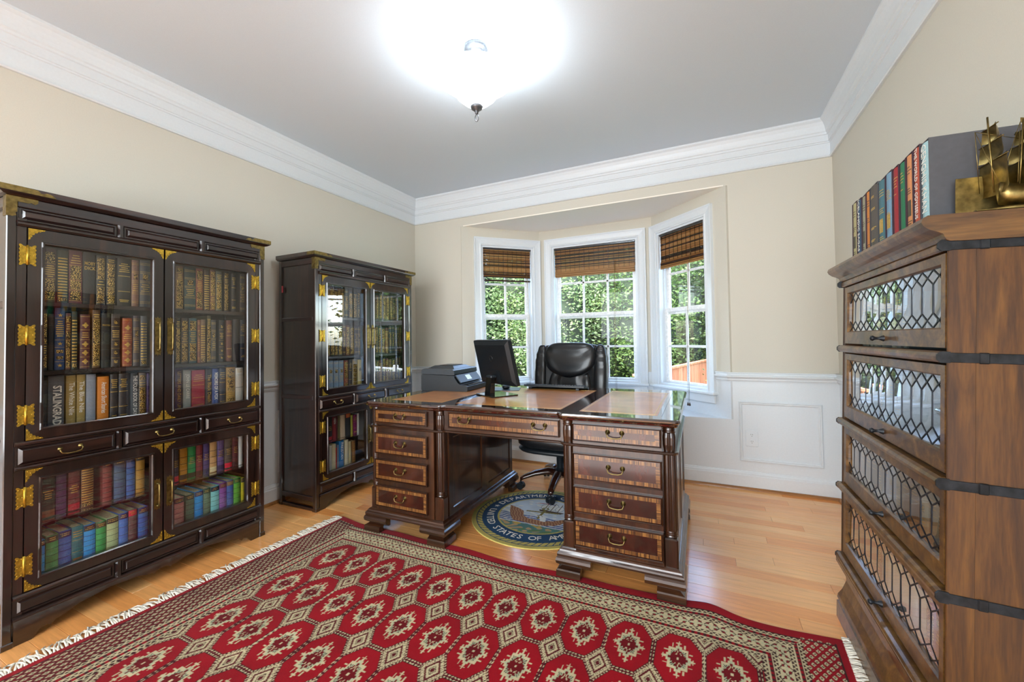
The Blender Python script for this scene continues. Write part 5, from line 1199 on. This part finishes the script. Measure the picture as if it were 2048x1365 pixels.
# brass galleon bookend
sh = thing('galleon_bookend', 'brass sailing ship bookend standing at the right end of the slipcased books', 'bookend')
sh.matrix_world = BM @ Matrix.Translation((.338, .045, 1.4650))
MB().box(0, .002, .0, .16, 0, .105, c=.0005).box(0, .09, .0, .16, 0, .002).build('bookend_plate', M['oldbrass'], sh)
hull = []
for i in range(9):
    t = i / 8; y = .055 + .125 * t; wd = .017 * (math.sin(math.pi * min(1, .12 + t * .8)) ** .5); zt_ = .058 + .016 * (2 * t - .9) ** 2; zb_ = .010 + .020 * max(0, (.25 - t)) * 2
    hull += [(.048 - wd, y, zt_), (.048 - wd * .8, y, (zt_ + zb_) / 2), (.048, y, zb_), (.048 + wd * .8, y, (zt_ + zb_) / 2), (.048 + wd, y, zt_)]
MB().add(hull, [(i * 5 + j, i * 5 + (j + 1) % 5, i * 5 + 5 + (j + 1) % 5, i * 5 + 5 + j) for i in range(8) for j in range(5)] + [(0, 1, 2, 3, 4), (40, 41, 42, 43, 44)], 0, True).build('hull', M['oldbrass'], sh)
MB().ball((.048, .09, .006), .032, .07, .008, 14, 6).build('sea_base', M['oldbrass'], sh)
for yy, top_, ln in ((.048, .232, -.012), (.090, .215, .006), (.130, .185, .0)):
    ms_ = MB().tube([(.048, yy, .05), (.048, yy + ln, top_)], .0019, 6).build('mast', M['oldbrass'], sh)
    for f_, wd in ((.42, .052), (.66, .042), (.86, .028)):
        zz = .05 + (top_ - .05) * f_; MB().tube([(.048 - wd, yy + ln * f_, zz), (.048 + wd, yy + ln * f_ + .004, zz)], .0013, 5).build('yard', M['oldbrass'], ms_)
    for (fa, fb, wd) in ((-.02, .42, .052), (.43, .66, .041), (.67, .86, .026)):
        vs = []; na, nb = 6, 5
        for a in range(nb + 1):
            for b2 in range(na + 1):
                s_, r_ = b2 / na * 2 - 1, a / nb; zz = .05 + (top_ - .05) * (fa + (fb - fa) * r_); bel = .016 * (1 - s_ * s_) * math.sin(math.pi * (.25 + r_ * .7)); vs.append((.048 + s_ * wd * (1.12 - .15 * r_), yy + ln * (fa + fb) / 2 + bel, zz + .004 * s_ * s_))
        MB().add(vs, [(a * (na + 1) + b2, a * (na + 1) + b2 + 1, (a + 1) * (na + 1) + b2 + 1, (a + 1) * (na + 1) + b2) for a in range(nb) for b2 in range(na)], 0, True).build('sail', M['oldbrass'], ms_)
MB().tube([(.048, .155, .07), (.048, .21, .10)], .0016, 6).build('bowsprit', M['oldbrass'], sh)
MB().add([(.048, .155, .07), (.048, .205, .097), (.048, .135, .165)], [(0, 1, 2)]).build('jib_sail', M['oldbrass'], sh)
MB().add([(.048, .091, .220), (.048, .115, .214), (.048, .091, .208)], [(0, 1, 2)]).build('flag', M['oldbrass'], sh)
rg_ = MB()
for a, b2 in (((.048, .015, .20), (.010, .04, .06)), ((.048, .015, .20), (.086, .04, .06)), ((.048, .091, .21), (.012, .07, .06)), ((.048, .091, .21), (.084, .07, .06)), ((.048, .015, .20), (.048, .091, .17)), ((.048, .091, .21), (.048, .20, .098))): rg_.tube([a, b2], .0007, 4)
rg_.build('rigging', M['oldbrass'], sh, kind='stuff')

# ------------------------------------------------------------------ outside: lawn, cedar fence, deck rail, shrubs and trees
K('lawn', MB().box(-16, 24, .85, 30, -1.1, -.9), M['grass'])
K('wall_outside', MB().box(-7, -.13, .13, .25, -1, 3).box(RW + .13, 10, .13, .25, -1, 3), M['pvc'])
fa, fb = Vector((1.79, 3.7)), Vector((3.25, 10.6)); fd = (fb - fa); FLn = fd.length; fang = math.atan2(fd.y, fd.x)
fe = thing('cedar_fence', 'reddish cedar board fence with a flat cap outside the right window', 'fence', (fa.x, fa.y, -.9), (0, 0, fang))
fb_ = None
for i in range(int(FLn / .142)):
    if fb_ is None: fb_ = MB().box(.002, .139, -.01, .01, 0, 1.40, c=.004).build('board', M['fence'], fe)
    else: dup(fb_, fe, (i * .142, 0, 0))
MB().box(0, FLn, -.05, .05, 1.40, 1.45, c=.006).build('cap_rail', M['fence'], fe)
for z in (.3, 1.1): MB().box(0, FLn, .01, .05, z, z + .09).build('back_rail', M['fence'], fe)
dk = thing('deck_railing', 'white vinyl deck railing outside, seen reflected in the farther cabinet', 'railing', (3.9, 4.6, -.9), (0, 0, R(20)))
MB().box(0, 4, -.04, .04, 1.28, 1.34, c=.01).build('top_rail', M['pvc'], dk); MB().box(0, 4, -.03, .03, .5, .55, c=.008).build('bottom_rail', M['pvc'], dk)
bl = None
for i in range(30):
    if bl is None: bl = MB().box(.05, .085, -.017, .017, .55, 1.28).build('baluster', M['pvc'], dk)
    else: dup(bl, dk, (i * .13, 0, 0))
for x in (0, 2, 4): MB().box(x - .06, x + .06, -.06, .06, 0, 1.42, c=.01).build('post', M['pvc'], dk)
def foliage(name, mat, parent, cx, cy, cz, rx, ry, rz, n, ls, seed, ncl=70):
    rg = np.random.default_rng(seed)
    u = rg.normal(size=(ncl, 3)); u /= np.linalg.norm(u, axis=1)[:, None]; rad_ = rg.uniform(.45, 1.0, ncl)[:, None]
    cl = u * rad_ * np.array([rx, ry, rz])
    which = rg.integers(0, ncl, n); sp = .17 * min(rx, rz) + .12
    c = cl[which] + rg.normal(size=(n, 3)) * np.array([sp, sp, sp * .62]) + np.array([cx, cy, cz])
    a = rg.normal(size=(n, 3)); a[:, 2] *= .5; a /= np.linalg.norm(a, axis=1)[:, None]; b_ = rg.normal(size=(n, 3)); b_ -= (b_ * a).sum(1)[:, None] * a; b_ /= np.linalg.norm(b_, axis=1)[:, None]
    L = ls * rg.uniform(.6, 1.3, n)[:, None]; nrm = np.cross(a, b_)
    V = np.stack([c - a * L, c + b_ * L * .42 + nrm * L * .12, c + a * L, c - b_ * L * .42 + nrm * L * .12], 1).reshape(-1, 3)
    F = np.arange(n * 4).reshape(n, 4)
    me = bpy.data.meshes.new(name); me.vertices.add(n * 4); me.vertices.foreach_set('co', V.astype(np.float32).ravel())
    me.loops.add(n * 4); me.loops.foreach_set('vertex_index', F.astype(np.int32).ravel()); me.polygons.add(n); me.polygons.foreach_set('loop_start', np.arange(0, n * 4, 4, dtype=np.int32)); me.update(calc_edges=True)
    me.materials.append(mat); return put(name, me, parent, kind='stuff')
def tree(x, y, h, r, mat, label, seed, n=5200, ls=.13, low=-.7, ncl=110):
    t = thing('tree', label, 'tree', (x, y, -.9), group='trees beyond the fence'); rg = random.Random(seed)
    MB().tube([(0, 0, 0), (.08, .03, h * .35), (.02, -.05, h * .7), (.05, 0, h * .95)], [.14, .11, .07, .02], 8).build('trunk', M['bark'], t)
    hz = (h - .9 - low) / 2
    foliage('foliage', M[mat], t, 0, 0, .9 + low + hz, r, r, hz, n, ls, seed, ncl)
    MB().ball((0, 0, .9 + low + hz), r * .72, r * .72, hz * .85, 16, 10, fn=lambda p: [p[0] * (1 + .12 * math.sin(p[2] * 3 + p[0] * 4)), p[1] * (1 + .12 * math.sin(p[2] * 4)), p[2]]).build('shaded_inner_foliage', M['core'], t)
TR = [(-6.2, 8.4, 5.6, 1.5, 'leafA', 'bright green tree outside, farthest left in the left bay window'), (-4.2, 8.0, 5.2, 1.35, 'leafB', 'pale yellow green tree outside the left bay window, right half'), (-2.4, 9.0, 5.8, 1.5, 'leafA', 'green tree seen between the left and centre bay windows'), (-1.1, 8.2, 4.6, 1.3, 'leafB', 'pale tree outside at the left of the centre window'), (.35, 9.3, 5.8, 1.4, 'leafC', 'darker green tree outside the middle of the centre window'), (1.35, 8.6, 5.4, 1.15, 'leafA', 'bright leafy tree outside the right of the centre window'), (2.35, 11.2, 5.4, 1.5, 'leafA', 'leafy tree behind the fence in the right bay window'), (4.3, 10.2, 6.0, 1.7, 'leafC', 'dark tree behind the fence, right of the right window'), (6.6, 9.4, 6.2, 1.8, 'leafA', 'tall tree beyond the deck railing'), (9.2, 9.0, 6.4, 1.9, 'leafC', 'dark tree far right beyond the deck railing'),
      (-7.6, 12.5, 7.5, 2.3, 'leafC', 'tall dark tree at the far left of the back row'), (-4.4, 12.8, 7.8, 2.3, 'leafC', 'tall tree in the back row behind the pale tree'), (-1.4, 13, 7.6, 2.2, 'leafA', 'tall tree in the back row, centre left'), (1.4, 13.2, 7.9, 2.2, 'leafC', 'tall tree in the back row, centre right'), (4.6, 13.6, 7.8, 2.4, 'leafA', 'tall tree in the back row behind the fence end'), (8.4, 13, 8, 2.6, 'leafA', 'tallest tree in the back row, right')]
for k, (x, y, h, r, m_, lb) in enumerate(TR): tree(x, y, h, r, m_, lb, 200 + k, 15000 if k < 8 else 7000, .055 if k < 8 else .11)
sb = thing('shrub', 'low yellow green shrub at the near end of the fence', 'shrub', (1.43, 3.15, -.9))
foliage('foliage', M['leafB'], sb, 0, 0, .6, .2, .2, .5, 1600, .05, 300, 30)
MB().tube([(0, 0, 0), (.02, 0, .7)], [.02, .008], 6).build('stem', M['bark'], sb)
print('objects', len(bpy.data.objects), 'tris', sum(sum(len(p.vertices) - 2 for p in o.data.polygons) for o in bpy.data.objects if o.type == 'MESH'))
